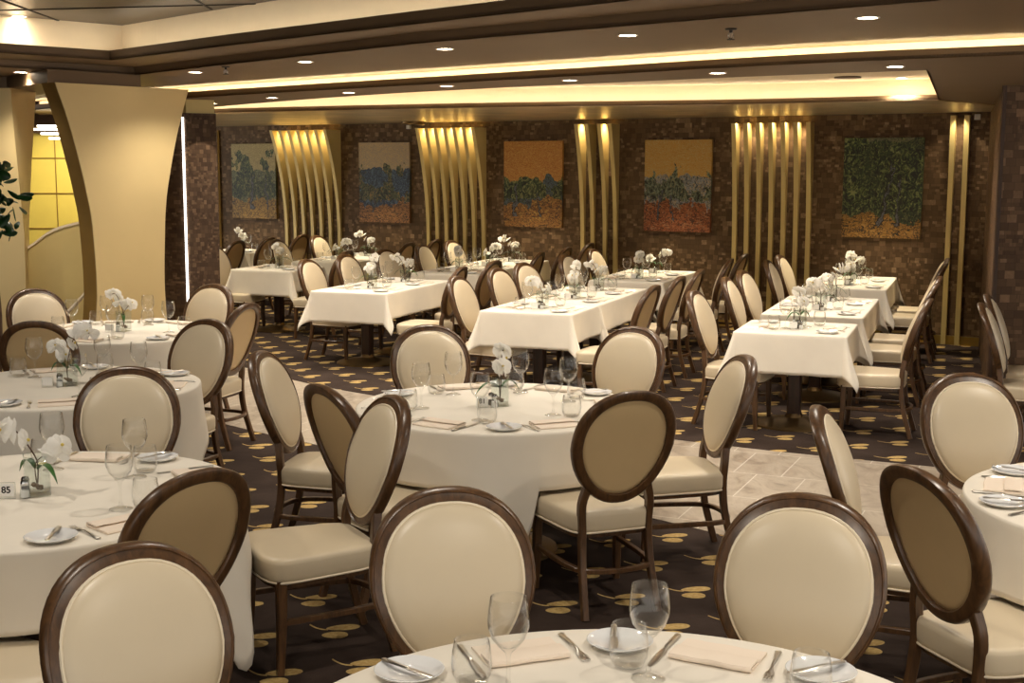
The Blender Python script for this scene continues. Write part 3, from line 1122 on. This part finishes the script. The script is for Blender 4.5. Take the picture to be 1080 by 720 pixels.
GC = 'chairs around the round tables'
for u, v, f, lb in [
    (451, 342, -76, 'cream oval-back chair facing camera behind centre round table, left one'),
    (672, 344, -128, 'cream oval-back chair facing camera behind centre round table, right one'),
    (788, 374, 190, 'oval-back chair at the right side of the centre round table'),
    (669, 412, 111, 'chair seen from behind at near right of centre round table'),
    (337, 405, 36, 'chair with tan back showing at near left of centre round table'),
    (272, 370, -9, 'chair in profile at far left of centre round table'),
    (418, 417, -152, 'chair turned away from centre round table, whole seat showing at left'),
    (472, 513, -78, 'large cream chair back in the left foreground, facing camera at foreground table'),
    (850, 520, -110, 'large cream chair back in the right foreground, facing camera at foreground table'),
    (860, 428, -19, 'slanting cream chair at far left of the right-edge round table'),
    (962, 492, 19, 'dark-framed chair seen from behind at near left of the right-edge table'),
    (1018, 393, -84, 'cream chair facing camera behind the right-edge round table'),
    (1040, 310, -22, 'farther of two chairs in profile against the brown pier'),
    (1034, 319, -22, 'nearer of two chairs in profile against the brown pier'),
    (135, 386, -80, 'cream chair facing camera between the two left-hand round tables'),
    (212, 495, 140, 'chair seen from behind at near right of table eighty-five'),
    (128, 573, -50, 'cream chair back in the bottom left corner, facing camera'),
    (221, 336, -118, 'cream chair at far right of the middle left round table'),
    (36, 338, 96, 'tan-backed chair behind the middle left round table at left edge'),
    (34, 304, -48, 'cream chair at the left of the rear left round table'),
    (227, 299, -118, 'cream chair at far right of the rear left round table'),
    (263, 319, 163, 'chair seen from behind at near right of rear left round table')]:
    chair_px(u, v, f, lb, GC)
chair_top(-1.75, 3.35, 60, 'chair tucked under the near side of table eighty-five, only its seat showing', GC)

# rows of square tables; p across the rows, q along them
RV = Vector((math.sin(R(20)), math.cos(R(20))))
PV = Vector((math.cos(R(20)), -math.sin(R(20))))


def pq(p, q):
    v = PV * p + RV * q
    return v.x, v.y


ROWS = [  # name, centre p, tables (q0, q1), right chairs p + q list, left chairs p + q list
    ('rightmost row', -1.30, [(9.53, 10.37), (10.82, 12.52), (13.45, 15.12)], -0.33, [9.86, 11.22, 12.0, 13.8, 14.55], -2.10, [9.86, 11.2, 12.02, 13.5, 14.35]),
    ('second row from right', -3.58, [(10.15, 10.95), (11.0, 12.68), (13.4, 15.08)], -2.47, [10.2, 11.15, 12.0, 13.55, 14.4], -4.32, [10.4, 11.4, 12.15, 13.55, 14.6]),
    ('third row from right', -5.78, [(11.2, 12.85), (13.6, 14.4), (14.5, 16.15)], -4.67, [11.45, 12.35, 13.8, 14.8, 15.75], -6.55, [11.75, 12.6, 13.6, 14.65, 15.6]),
    ('fourth row from right', -7.98, [(13.25, 14.05), (14.7, 16.4)], -6.80, [13.2, 14.9, 15.75], -8.75, [13.4, 14.9, 16.0]),
    ('leftmost far row', -10.15, [(14.15, 15.75), (15.9, 16.7)], -9.05, [14.5, 15.3, 16.2], None, [])]
od = ['first', 'second', 'third', 'fourth', 'fifth', 'sixth']
for name, pc, tabs, pr_, qr, pl_, ql in ROWS:
    for i, q in enumerate(qr):
        x, y = pq(pr_, q)
        chair_top(x, y, 160 + random.uniform(-4, 4), 'oval-back chair, right side of %s, %s from the front' % (name, od[i]), 'chairs along the table rows')
    for i, q in enumerate(ql):
        x, y = pq(pl_, q)
        chair_top(x, y, -20 - random.uniform(0, 14), 'oval-back chair, left side of %s, %s from the front' % (name, od[i]), 'chairs along the table rows')

# ------------------------------------------------------------ tables and cloths
ZT = 0.75


def make_pedestal(r, x, y):
    m_ = MB()
    m_.bar([(x, y, 0.05), (x, y, 0.715)], 0.10, 0.10, (0, 1, 0))
    m_.build('post', M['post'], r)
    MB().lathe([(0.31, 0.0), (0.31, 0.012), (0.28, 0.022), (0.07, 0.06), (0.06, 0.09)], (x, y, 0), 28, True, True).build('base', M['bronze'], r, True, 30)


def ring_fill(m_, outer, z, inner=(0, 0)):
    rings = [[(inner[0] + (x - inner[0]) * k, inner[1] + (y - inner[1]) * k, z) for x, y in outer] for k in (0.02, 0.35, 0.7, 0.92, 1.0)]
    return rings


def cloth_mesh(outl, norms, drops, flares, z, name='cloth', push=()):
    n = len(outl)
    rings = ring_fill(None, outl, z)
    rings.append([(x + nx * 0.006, y + ny * 0.006, z - 0.003) for (x, y), (nx, ny) in zip(outl, norms)])
    rings.append([(x + nx * 0.009, y + ny * 0.009, z - 0.012) for (x, y), (nx, ny) in zip(outl, norms)])
    K = 12
    for k in range(1, K + 1):
        t_ = k / K
        ring = []
        for (x, y), (nx, ny), d, f in zip(outl, norms, drops, flares):
            zz = z - 0.012 - (d - 0.012) * t_
            o_ = 0.009 + f * t_ ** 1.15
            X, Y = x + nx * o_, y + ny * o_
            ring.append((X, Y, zz))
        rings.append(ring)
    m_ = MB().loft(rings, True, True, False)
    return m_


def round_table(cx, cy, rad, side, rot, desc, push_local):
    r = empty('round_table', (cx, cy, 0))
    tag(r, 'round pedestal table hidden under the white cloth, ' + desc, 'table', 'round tables')
    MB().lathe([(0.0001, 0.715), (rad - 0.012, 0.715), (rad - 0.004, 0.725), (rad - 0.004, 0.742), (0.0001, 0.745)], n=48).build('tabletop', M['top'], r, True, 30)
    make_pedestal(r, 0, 0)
    n = 144
    ol, nr, dr, fl = [], [], [], []
    rnd = random.Random(int(cx * 100 + cy * 10))
    ph = rnd.uniform(0, 6)
    for k in range(n):
        a = 2 * PI * k / n
        ol.append((rad * math.cos(a), rad * math.sin(a)))
        nr.append((math.cos(a), math.sin(a)))
        b = (a - rot) % (PI / 2) - PI / 4          # 0 at a side's middle... corners at +-45
        d = side / 2 / math.cos(b) - rad
        d = min(d, 0.70)
        cornerness = (abs(b) / (PI / 4)) ** 3
        rip = 0.5 + 0.5 * math.sin(11 * a + ph + 0.8 * math.sin(3 * a))
        dr.append(d)
        fl.append(0.02 + 0.045 * rip ** 2 * (0.4 + 0.6 * cornerness) + 0.035 * cornerness)
    # where a chair is tucked in, the cloth ends on its seat
    for k in range(n):
        for q in (0.01, 0.07):
            X, Y = ol[k][0] + nr[k][0] * q, ol[k][1] + nr[k][1] * q
            if any(math.hypot(X - ax, Y - ay) < 0.275 for ax, ay in push_local):
                dr[k] = min(dr[k], 0.262)
                fl[k] = min(fl[k], 0.03)
    for _ in range(2):
        dr = [min(dr[k], (dr[k - 1] + dr[k] + dr[(k + 1) % n]) / 3) if dr[k] > 0.262 else dr[k] for k in range(n)]
        fl = [(fl[k - 1] + fl[k] + fl[(k + 1) % n]) / 3 for k in range(n)]
    m_ = cloth_mesh(ol, nr, dr, fl, ZT)
    o = m_.build('tablecloth', M['cloth'], None, True, 70)
    o.location = (cx, cy, 0)
    sd = o.modifiers.new('solid', 'SOLIDIFY')
    sd.thickness = 0.003
    sd.offset = -1
    tag(o, 'white cloth draped over the round table ' + desc, 'tablecloth', 'round tablecloths')


def rect_table(pc, q0, q1, wd, desc):
    L = q1 - q0
    cx, cy = pq(pc, (q0 + q1) / 2)
    rz = -R(20)                                   # local y runs along the row
    r = empty('dining_table', (cx, cy, 0), rz)
    tag(r, 'white-clothed pedestal table, ' + desc, 'table', 'square and oblong tables')
    MB().box((0, 0, 0.73), (wd - 0.02, L - 0.02, 0.03)).build('tabletop', M['top'], r, False)
    if L > 1.2:
        make_pedestal(r, 0, -L / 4)
        make_pedestal(r, 0, L / 4)
    else:
        make_pedestal(r, 0, 0)
    # outline with small rounded corners
    ol, nr, dr, fl = [], [], [], []
    cr = 0.02
    hx, hy = wd / 2, L / 2
    corners = [(hx - cr, hy - cr, 0), (-hx + cr, hy - cr, 90), (-hx + cr, -hy + cr, 180), (hx - cr, -hy + cr, 270)]
    DS, DE = 0.255, 0.30
    for ci, (kx, ky, a0) in enumerate(corners):
        d0, d1 = (DS, DE) if ci % 2 == 0 else (DE, DS)
        for j in range(17):
            a = a0 + 90 * j / 16
            b = 45 - abs(a - a0 - 45)
            # corner of the cloth: longer along the diagonal
            dd = d0 + (d1 - d0) * j / 16
            ol.append((kx + cr * math.cos(R(a)), ky + cr * math.sin(R(a))))
            nr.append((math.cos(R(a)), math.sin(R(a))))
            dr.append(dd / math.cos(R(b)))
            fl.append(0.025 + 0.115 * math.sin(R(2 * b)) ** 1.8)
        nx_, ny_, _ = corners[(ci + 1) % 4]
        a = a0 + 90
        ux, uy = math.cos(R(a)), math.sin(R(a))
        p0 = Vector((kx + cr * ux, ky + cr * uy))
        p1 = Vector((nx_ + cr * ux, ny_ + cr * uy))
        ln = (p1 - p0).length
        m = max(10, int(ln / 0.05))
        for j in range(1, m):
            q = p0.lerp(p1, j / m)
            e = min(j / m, 1 - j / m) * ln
            ol.append(tuple(q))
            nr.append((ux, uy))
            dr.append(d1 + 0.0015 * math.sin(j * 1.7))
            fl.append(0.006 + 0.019 * math.exp(-e / 0.07) + 0.002 * math.sin(j * 0.9 + ci))
    o = cloth_mesh(ol, nr, dr, fl, ZT).build('tablecloth', M['cloth'], None, True, 60)
    o.location = (cx, cy, 0)
    o.rotation_euler = (0, 0, rz)
    sd = o.modifiers.new('solid', 'SOLIDIFY')
    sd.thickness = 0.003
    sd.offset = -1
    tag(o, 'white cloth on the table, ' + desc, 'tablecloth', 'square tablecloths')
    return cx, cy


# ------------------------------------------------------------ tableware
def make_plate():
    return MB().lathe([(0.0001, 0.004), (0.045, 0.004), (0.052, 0.006), (0.078, 0.015), (0.083, 0.0175), (0.0845, 0.0165), (0.080, 0.012), (0.054, 0.001), (0.050, 0.0), (0.0001, 0.0)], n=36).build('bread_plate', M['china'], None, True, 50)


def lace(pts, mat, name):
    """Cutlery blank: list of (y, half width, z, thickness)."""
    rings = [[(-w_, y, z), (-w_ * 0.6, y, z + t_), (w_ * 0.6, y, z + t_), (w_, y, z), (w_ * 0.6, y, z - 0.0005), (-w_ * 0.6, y, z - 0.0005)] for y, w_, z, t_ in pts]
    return MB().loft(rings)


def make_knife():
    return lace([(-0.115, 0.004, 0.002, 0.003), (-0.110, 0.009, 0.003, 0.004), (-0.06, 0.0075, 0.003, 0.005), (-0.01, 0.006, 0.003, 0.005), (0.0, 0.006, 0.002, 0.003),
                 (0.012, 0.010, 0.002, 0.0014), (0.08, 0.0105, 0.002, 0.0012), (0.11, 0.007, 0.002, 0.001), (0.12, 0.002, 0.002, 0.0008)], M['steel'], 'k').build('dinner_knife', M['steel'])


def make_butter():
    return lace([(-0.085, 0.004, 0.003, 0.003), (-0.08, 0.008, 0.003, 0.004), (-0.04, 0.0065, 0.003, 0.004), (0.0, 0.005, 0.003, 0.004),
                 (0.01, 0.009, 0.003, 0.0014), (0.05, 0.0105, 0.003, 0.0012), (0.08, 0.008, 0.003, 0.001), (0.086, 0.003, 0.003, 0.0008)], M['steel'], 'b').build('butter_knife', M['steel'])


def make_fork():
    m_ = lace([(-0.10, 0.004, 0.003, 0.002), (-0.095, 0.0095, 0.003, 0.003), (-0.06, 0.006, 0.004, 0.003), (0.0, 0.0035, 0.008, 0.003), (0.035, 0.005, 0.006, 0.002), (0.05, 0.0115, 0.003, 0.0015), (0.062, 0.0118, 0.003, 0.0015)], M['steel'], 'f')
    for x in (-0.0095, -0.0032, 0.0032, 0.0095):
        m_.bar([(x, 0.060, 0.0032), (x, 0.080, 0.002), (x, 0.098, 0.006)], [0.0042, 0.0038, 0.0022], [0.0018, 0.0018, 0.0014], (0, 0, 1))
    return m_.build('dinner_fork', M['steel'])


def make_napkin():
    # folded twice: a base layer and a narrower turned-over top layer with a soft rolled fold
    m_ = MB()
    prof = [(-0.070, 0.0), (0.064, 0.0), (0.0725, 0.003), (0.074, 0.009), (0.071, 0.015), (0.062, 0.0175), (0.006, 0.0155), (0.003, 0.0135), (0.006, 0.0115), (0.058, 0.0125),
            (0.064, 0.010), (0.058, 0.0075), (-0.066, 0.0075), (-0.0705, 0.004)]
    hw = 0.105
    rings = []
    for i in range(9):
        x = -hw + 2 * hw * i / 8
        rings.append([(x, y + 0.0015 * math.sin(i * 1.3), z * (1 + 0.06 * math.sin(i * 2.1))) for y, z in prof])
    m_.loft(rings)
    return m_.build('folded_napkin', M['napkin'], None, True, 35)


def make_goblet():
    return MB().lathe([(a * 1.15, b * 1.15) for a, b in [(0.0001, 0.004), (0.012, 0.006), (0.034, 0.002), (0.036, 0.0), (0.034, 0.003), (0.012, 0.008), (0.0055, 0.014), (0.0042, 0.03), (0.0042, 0.075), (0.007, 0.086), (0.020, 0.098), (0.034, 0.116),
                       (0.0415, 0.138), (0.0425, 0.152), (0.040, 0.178), (0.0365, 0.200), (0.0356, 0.2005), (0.0390, 0.178), (0.0413, 0.152), (0.0403, 0.139), (0.033, 0.1175), (0.019, 0.1), (0.0001, 0.092)]], n=28).build('wine_glass', M['glass'], None, True, 60)


def make_tumbler():
    return MB().lathe([(a * 1.12, b * 1.12) for a, b in [(0.0001, 0.001), (0.026, 0.001), (0.034, 0.006), (0.0415, 0.024), (0.0435, 0.045), (0.0415, 0.070), (0.0365, 0.096), (0.0355, 0.0965), (0.0402, 0.070), (0.0420, 0.045), (0.040, 0.025), (0.033, 0.009), (0.0001, 0.007)]], n=28).build('tumbler', M['glass'], None, True, 60)


def make_vase():
    r = empty('vase')
    hw, h = 0.040, 0.15
    pts = []
    for k in range(4):
        a = PI / 4 + k * PI / 2
        for da in (-0.16, 0.16):
            q = hw * 1.40
            pts.append((q * math.cos(a + da), q * math.sin(a + da)))
    outer = [[(x * s_, y * s_, z) for x, y in pts] for s_, z in ((0.96, 0.0), (1, 0.004), (1, h))]
    inner = [[(x * 0.92, y * 0.92, z) for x, y in pts] for z in (h, 0.014)]
    MB().loft(outer + inner).build('glass_body', M['vase'], r, False)
    rnd = random.Random(3)
    m_ = MB()
    for k in range(16):
        a, q = rnd.uniform(0, 6.28), rnd.uniform(0, 0.019)
        rr = rnd.uniform(0.006, 0.010)
        z = 0.022 + rnd.uniform(0, 0.020)
        m_.lathe([(0.0001, -rr * 0.7), (rr * 0.8, -rr * 0.4), (rr, 0), (rr * 0.7, rr * 0.5), (0.0001, rr * 0.7)], (q * math.cos(a), q * math.sin(a), z), 8)
    m_.build('pebbles', M['pebble'], r, True, 60)
    return r


def petal_mesh(m_, c, nrm, upv, L, W, ang):
    """A cupped petal leaving centre c at angle ang in the blossom plane."""
    n_ = Vector(nrm).normalized()
    u_ = Vector(upv)
    u_ = (u_ - n_ * u_.dot(n_)).normalized()
    s_ = n_.cross(u_)
    d = u_ * math.cos(ang) + s_ * math.sin(ang)
    e = n_.cross(d)
    rings = []
    for i, (t_, w_) in enumerate(((0.04, 0.22), (0.25, 0.72), (0.5, 1.0), (0.75, 0.92), (0.92, 0.55), (1.0, 0.1))):
        ring = []
        for j in range(5):
            q = (j - 2) / 2
            ring.append(Vector(c) + d * (L * t_) + e * (W * w_ * q) + n_ * (0.004 - 0.010 * q * q * w_ - 0.012 * t_ * t_))
        rings.append(ring)
    v = [p for rg in rings for p in rg]
    f = []
    for i in range(5):
        for j in range(4):
            a = i * 5 + j
            f.append((a, a + 1, a + 6, a + 5))
    m_.add(v, f)


def make_orchid(seed, nb=5, height=0.24):
    rnd = random.Random(seed)
    r = empty('orchid')
    a0 = rnd.uniform(0, 6)
    lean = Vector((math.cos(a0), math.sin(a0), 0))
    pts = [Vector((0, 0, 0.03)), Vector((0.004, 0.002, 0.12)), lean * 0.03 + Vector((0, 0, height * 0.78)), lean * 0.075 + Vector((0, 0, height)), lean * 0.125 + Vector((0, 0, height * 0.97))]
    sp = smooth_line([tuple(p) for p in pts], 5)
    MB().tube(sp, 0.0026, 6).build('stem', M['stem'], r)
    p2 = smooth_line([(0, 0, 0.03), (-0.004, 0.004, 0.11), tuple(-lean * 0.03 + Vector((0, 0, height * 0.62))), tuple(-lean * 0.07 + Vector((0.01, 0.01, height * 0.72)))], 5)
    MB().tube(p2, 0.0022, 6).build('stem', M['stem'], r)
    spots = [sp[-1], sp[-5], sp[-9], p2[-1], p2[-5], sp[-3], p2[-3], sp[-12], p2[-8]][:nb]
    for i, c in enumerate(spots):
        nv = Vector((c[0], c[1], 0.02)).normalized() if i % 2 else Vector((rnd.uniform(-1, 1), rnd.uniform(-1, 1), 0.25)).normalized()
        nv = (nv + Vector((rnd.uniform(-0.6, 0.6), rnd.uniform(-0.9, 0.3), rnd.uniform(-0.1, 0.4)))).normalized()
        c = Vector(c) + nv * 0.012 + Vector((rnd.uniform(-0.012, 0.012), rnd.uniform(-0.012, 0.012), rnd.uniform(-0.014, 0.014)))
        m_ = MB()
        sc = rnd.uniform(1.05, 1.35)
        for ang, L, W in ((0, 0.042, 0.017), (2.15, 0.042, 0.017), (-2.15, 0.042, 0.017), (1.15, 0.046, 0.027), (-1.15, 0.046, 0.027)):
            petal_mesh(m_, c, nv, (0, 0, 1), L * sc, W * sc, ang)
        bl = m_.build('blossom', M['petal'], r, True, 80)
        m_ = MB()
        m_.lathe([(0.0001, -0.006), (0.006, -0.002), (0.006, 0.004), (0.0001, 0.008)], tuple(c + nv * 0.008), 8)
        m_.build('heart', M['heart'], bl)
    for ang, L in ((a0 + 2.4, 0.15), (a0 - 0.7, 0.12)):
        d = Vector((math.cos(ang), math.sin(ang), 0))
        e = Vector((-d.y, d.x, 0))
        rings = []
        for i in range(9):
            t_ = i / 8
            c = d * (0.01 + L * t_) + Vector((0, 0, 0.10 + 0.13 * t_ - 0.16 * t_ * t_))
            w_ = 0.013 * math.sin(PI * min(1, t_ * 0.86 + 0.14)) + 0.0005
            rings.append([tuple(c - e * w_), tuple(c - Vector((0, 0, 0.004))), tuple(c + e * w_)])
        m_ = MB()
        m_.loft(rings, False, False, False)
        m_.build('leaf', M['leaf'], r, True, 80)
    return r


def make_shaker(fill):
    def mk():
        r = empty('shaker')
        MB().lathe([(0.0001, 0.0), (0.019, 0.0), (0.020, 0.004), (0.016, 0.042), (0.014, 0.050)], n=16, cap1=True).build('glass_body', M['acrylic'], r)
        MB().lathe([(0.0001, 0.004), (0.016, 0.004), (0.014, 0.030), (0.0001, 0.031)], n=14).build('contents', M[fill], r)
        MB().lathe([(0.0155, 0.048), (0.016, 0.056), (0.012, 0.066), (0.0001, 0.069)], n=16).build('cap', M['chrome'], r)
        return r
    return mk


def make_card():
    r = empty('table_card')
    MB().box((0, 0, 0.030), (0.062, 0.012, 0.060)).build('holder', M['acrylic'], r, False)
    MB().box((0, -0.0066, 0.033), (0.056, 0.001, 0.046)).build('card', M['card'], r, False)
    return r


def number(text, parent, size=0.034):
    cu = bpy.data.curves.new('number', 'FONT')
    cu.body = text
    cu.size = size
    cu.align_x = 'CENTER'
    cu.align_y = 'CENTER'
    cu.extrude = 0.0003
    cu.offset = 0.0009
    to = bpy.data.objects.new('number_tmp', cu)
    COL.objects.link(to)
    bpy.context.view_layer.update()
    me = bpy.data.meshes.new_from_object(to.evaluated_get(bpy.context.evaluated_depsgraph_get()))
    bpy.data.objects.remove(to)
    me.materials.clear()
    me.materials.append(M['ink'])
    o = bpy.data.objects.new('number', me)
    COL.objects.link(o)
    o.parent = parent
    o.location = (0, -0.0075, 0.033)
    o.rotation_euler = (PI / 2, 0, 0)
    return o


P_plate, P_knife, P_butter, P_fork, P_nap = Proto(make_plate), Proto(make_knife), Proto(make_butter), Proto(make_fork), Proto(make_napkin)
P_gob, P_tum, P_vase, P_card = Proto(make_goblet), Proto(make_tumbler), Proto(make_vase), Proto(make_card)
P_orch = [Proto(lambda s_=s_: make_orchid(*s_)) for s_ in ((3, 8, 0.27), (11, 7, 0.24), (23, 9, 0.30))]
P_salt, P_pep = Proto(make_shaker('salt')), Proto(make_shaker('pepper'))


def place_setting(ex, ey, head, desc, full=True, rnd=random, side=1):
    """ex, ey: point of the table edge; head: direction (deg) from the guest into the table."""
    a = R(head)
    f = Vector((math.cos(a), math.sin(a)))
    rt_ = Vector((math.sin(a), -math.cos(a)))

    def P(x, y):
        v = Vector((ex, ey)) + rt_ * x + f * y
        return v.x, v.y
    j = lambda s_: rnd.uniform(-s_, s_)

    def drop(pr_, x, y, z, rot, what, cat, grp):
        X, Y = P(x, y)
        if seen(X, Y, z + 0.02):
            pr_.put((X, Y, z), a - PI / 2 + rot, what + (' ' if desc.startswith('at') else ', ') + desc, cat, grp)
    z = ZT + 0.001
    drop(P_nap, j(0.01), 0.105, z, j(0.12), 'folded peach napkin', 'napkin', 'folded napkins')
    drop(P_plate, -0.255, 0.125 + j(0.015), z, 0, 'white bread plate', 'plate', 'bread plates')
    drop(P_butter, -0.245, 0.125, z + 0.0175, j(0.5) - 0.35, 'butter knife', 'knife', 'butter knives')
    drop(P_gob, 0.10 + j(0.02), 0.315 + j(0.02), z, 0, 'stemmed wine glass', 'glass', 'wine glasses')
    drop(P_tum, 0.185 + j(0.015), 0.255 + j(0.02), z, 0, 'stemless tumbler', 'glass', 'tumblers')
    if full:
        drop(P_fork, -0.138, 0.115, z, j(0.1), 'dinner fork', 'fork', 'dinner forks')
        drop(P_knife, 0.135, 0.12, z, j(0.08), 'dinner knife', 'knife', 'dinner knives')


def centrepiece(cx, cy, desc, k, rz=0.0, num=None, offs=(-0.09, -0.06)):
    z = ZT + 0.001
    P_vase.put((cx, cy, z), rz, 'glass vase of pebbles ' + desc, 'vase', 'glass vases')
    P_orch[k % 3].put((cx, cy, z), rz, 'white orchid spray ' + desc, 'flowers', 'orchid sprays')
    dx, dy = offs
    if num is not None:
        r = empty('table_number', (cx + dx, cy + dy, z), 0.05)
        tag(r, 'white card reading %s %s' % (num, desc), 'sign', 'table cards')
        MB().box((0, 0, 0.030), (0.062, 0.012, 0.060)).build('holder', M['acrylic'], r, False)
        MB().box((0, -0.0066, 0.033), (0.056, 0.001, 0.046)).build('card', M['card'], r, False)
        number(num, r)
    else:
        P_card.put((cx + dx, cy + dy, z), 0.05, 'small white card ' + desc, 'sign', 'table cards')
    P_salt.put((cx + dx + 0.062, cy + dy + 0.012, z), 0, 'salt shaker ' + desc, 'shaker', 'salt shakers')
    P_pep.put((cx + dx + 0.045, cy + dy + 0.062, z), 0, 'pepper shaker ' + desc, 'shaker', 'pepper shakers')


rt2 = [
    # cx, cy, radius, cloth side, cloth rotation, description, settings (deg from centre), centre offset, number
    (-0.07, 6.48, 0.715, 1.98, R(-73), 'in the middle of the room', [(112, 'far left'), (57, 'far right'), (2, 'right'), (-62, 'near right'), (-118, 'near left'), (176, 'left')], '81'),
    (-1.76, 4.64, 0.74, 1.98, R(-12), 'of table eighty-five', [(86, 'far side'), (28, 'right'), (-42, 'near right'), (150, 'far left')], '85'),
    (-2.47, 7.04, 0.72, 1.98, R(-20), 'middle left', [(60, 'far right'), (0, 'right'), (-75, 'near side'), (118, 'far side')], None),
    (-2.88, 9.45, 0.71, 1.98, R(-50), 'rear left by the gold screen', [(58, 'far right'), (-26, 'near right'), (-100, 'near side'), (160, 'left'), (108, 'far left')], None),
    (0.25, 2.47, 0.79, 2.05, R(20), 'at the bottom edge of the photo', [(110, 'left'), (66, 'right'), (158, 'far left'), (18, 'far right')], None),
    (2.42, 4.56, 0.73, 1.98, R(200), 'at the right edge of the photo', [(155, 'left'), (100, 'far side'), (205, 'near left')], None)]
for i, (cx, cy, rad, side, rot, desc, sets, num) in enumerate(rt2):
    push = [(x - cx, y - cy) for x, y in SEATS if math.hypot(x - cx, y - cy) < 1.25]
    round_table(cx, cy, rad, side, rot, desc, push)
    for dg, nm in sets:
        place_setting(cx + (rad - 0.03) * math.cos(R(dg)), cy + (rad - 0.03) * math.sin(R(dg)), dg + 180, 'at the %s setting, table %s' % (nm, desc.replace('of table ', '')))
    if i != 4 and i != 5:
        centrepiece(cx + 0.01, cy, 'on the round table ' + desc, i, 0.4 * i, num)

for ri, (name, pc, tabs, pr_, qr, pl_, ql) in enumerate(ROWS):
    for ti, (q0, q1) in enumerate(tabs):
        big = q1 - q0 > 1.2
        ds = '%s table from front, %s' % (od[ti], name)
        rect_table(pc, q0, q1, 0.82, ds)
        slots = [(q0 + (q1 - q0) * k, nm) for k, nm in (((0.26, 'near'), (0.74, 'far')) if big else ((0.5, ''),))]
        for q, nm in slots:
            for sd, hd, sn in ((1, 160, 'right'), (-1, -20, 'left')):
                if ri == 4 and sd < 0:
                    continue
                x, y = pq(pc + sd * 0.39, q)
                place_setting(x, y, hd, '%s, %s place' % (ds, (nm + ' ' + sn).strip()), ri < 2)
            x, y = pq(pc + 0.02, q + (0.06 if big else 0))
            centrepiece(x, y, 'on %s%s' % (ds, (', %s end' % nm) if nm else ''), ri + ti + (1 if nm == 'far' else 0), 1.1 * ti + ri, None, (-0.07, -0.10))

# ------------------------------------------------------------ potted shrub at the left edge
r = empty('potted_plant', (-3.66, 9.05, 0))
tag(r, 'leafy green plant reaching in at the left edge by the gold screen', 'plant')
MB().lathe([(0.0001, 0.0), (0.14, 0.0), (0.19, 0.36), (0.20, 0.38), (0.17, 0.38), (0.16, 0.33), (0.0001, 0.33)], n=24).build('pot', M['terracotta'], r, True, 40)
m_ = MB()
m_.tube(smooth_line([(0, 0, 0.3), (0.03, 0.02, 0.9), (0.0, 0.0, 1.45), (0.03, 0, 1.9)], 5), 0.016, 8)
m_.build('trunk', M['stem'], r)
m_ = MB()
rnd = random.Random(5)
for k in range(150):
    a = rnd.uniform(0, 6.28)
    q = rnd.uniform(0.02, 0.21)
    c = Vector((q * math.cos(a), q * math.sin(a) * 0.9, 1.72 + rnd.uniform(-0.26, 0.30)))
    nv = Vector((rnd.uniform(-1, 1), rnd.uniform(-1, 0.3), rnd.uniform(0.1, 1)))
    petal_mesh(m_, c, nv, (rnd.uniform(-1, 1), rnd.uniform(-1, 1), -0.4), rnd.uniform(0.09, 0.13), rnd.uniform(0.024, 0.034), rnd.uniform(-0.5, 0.5))
tag(m_.build('foliage', M['leaf_dark'], r, True, 80), kind='stuff')
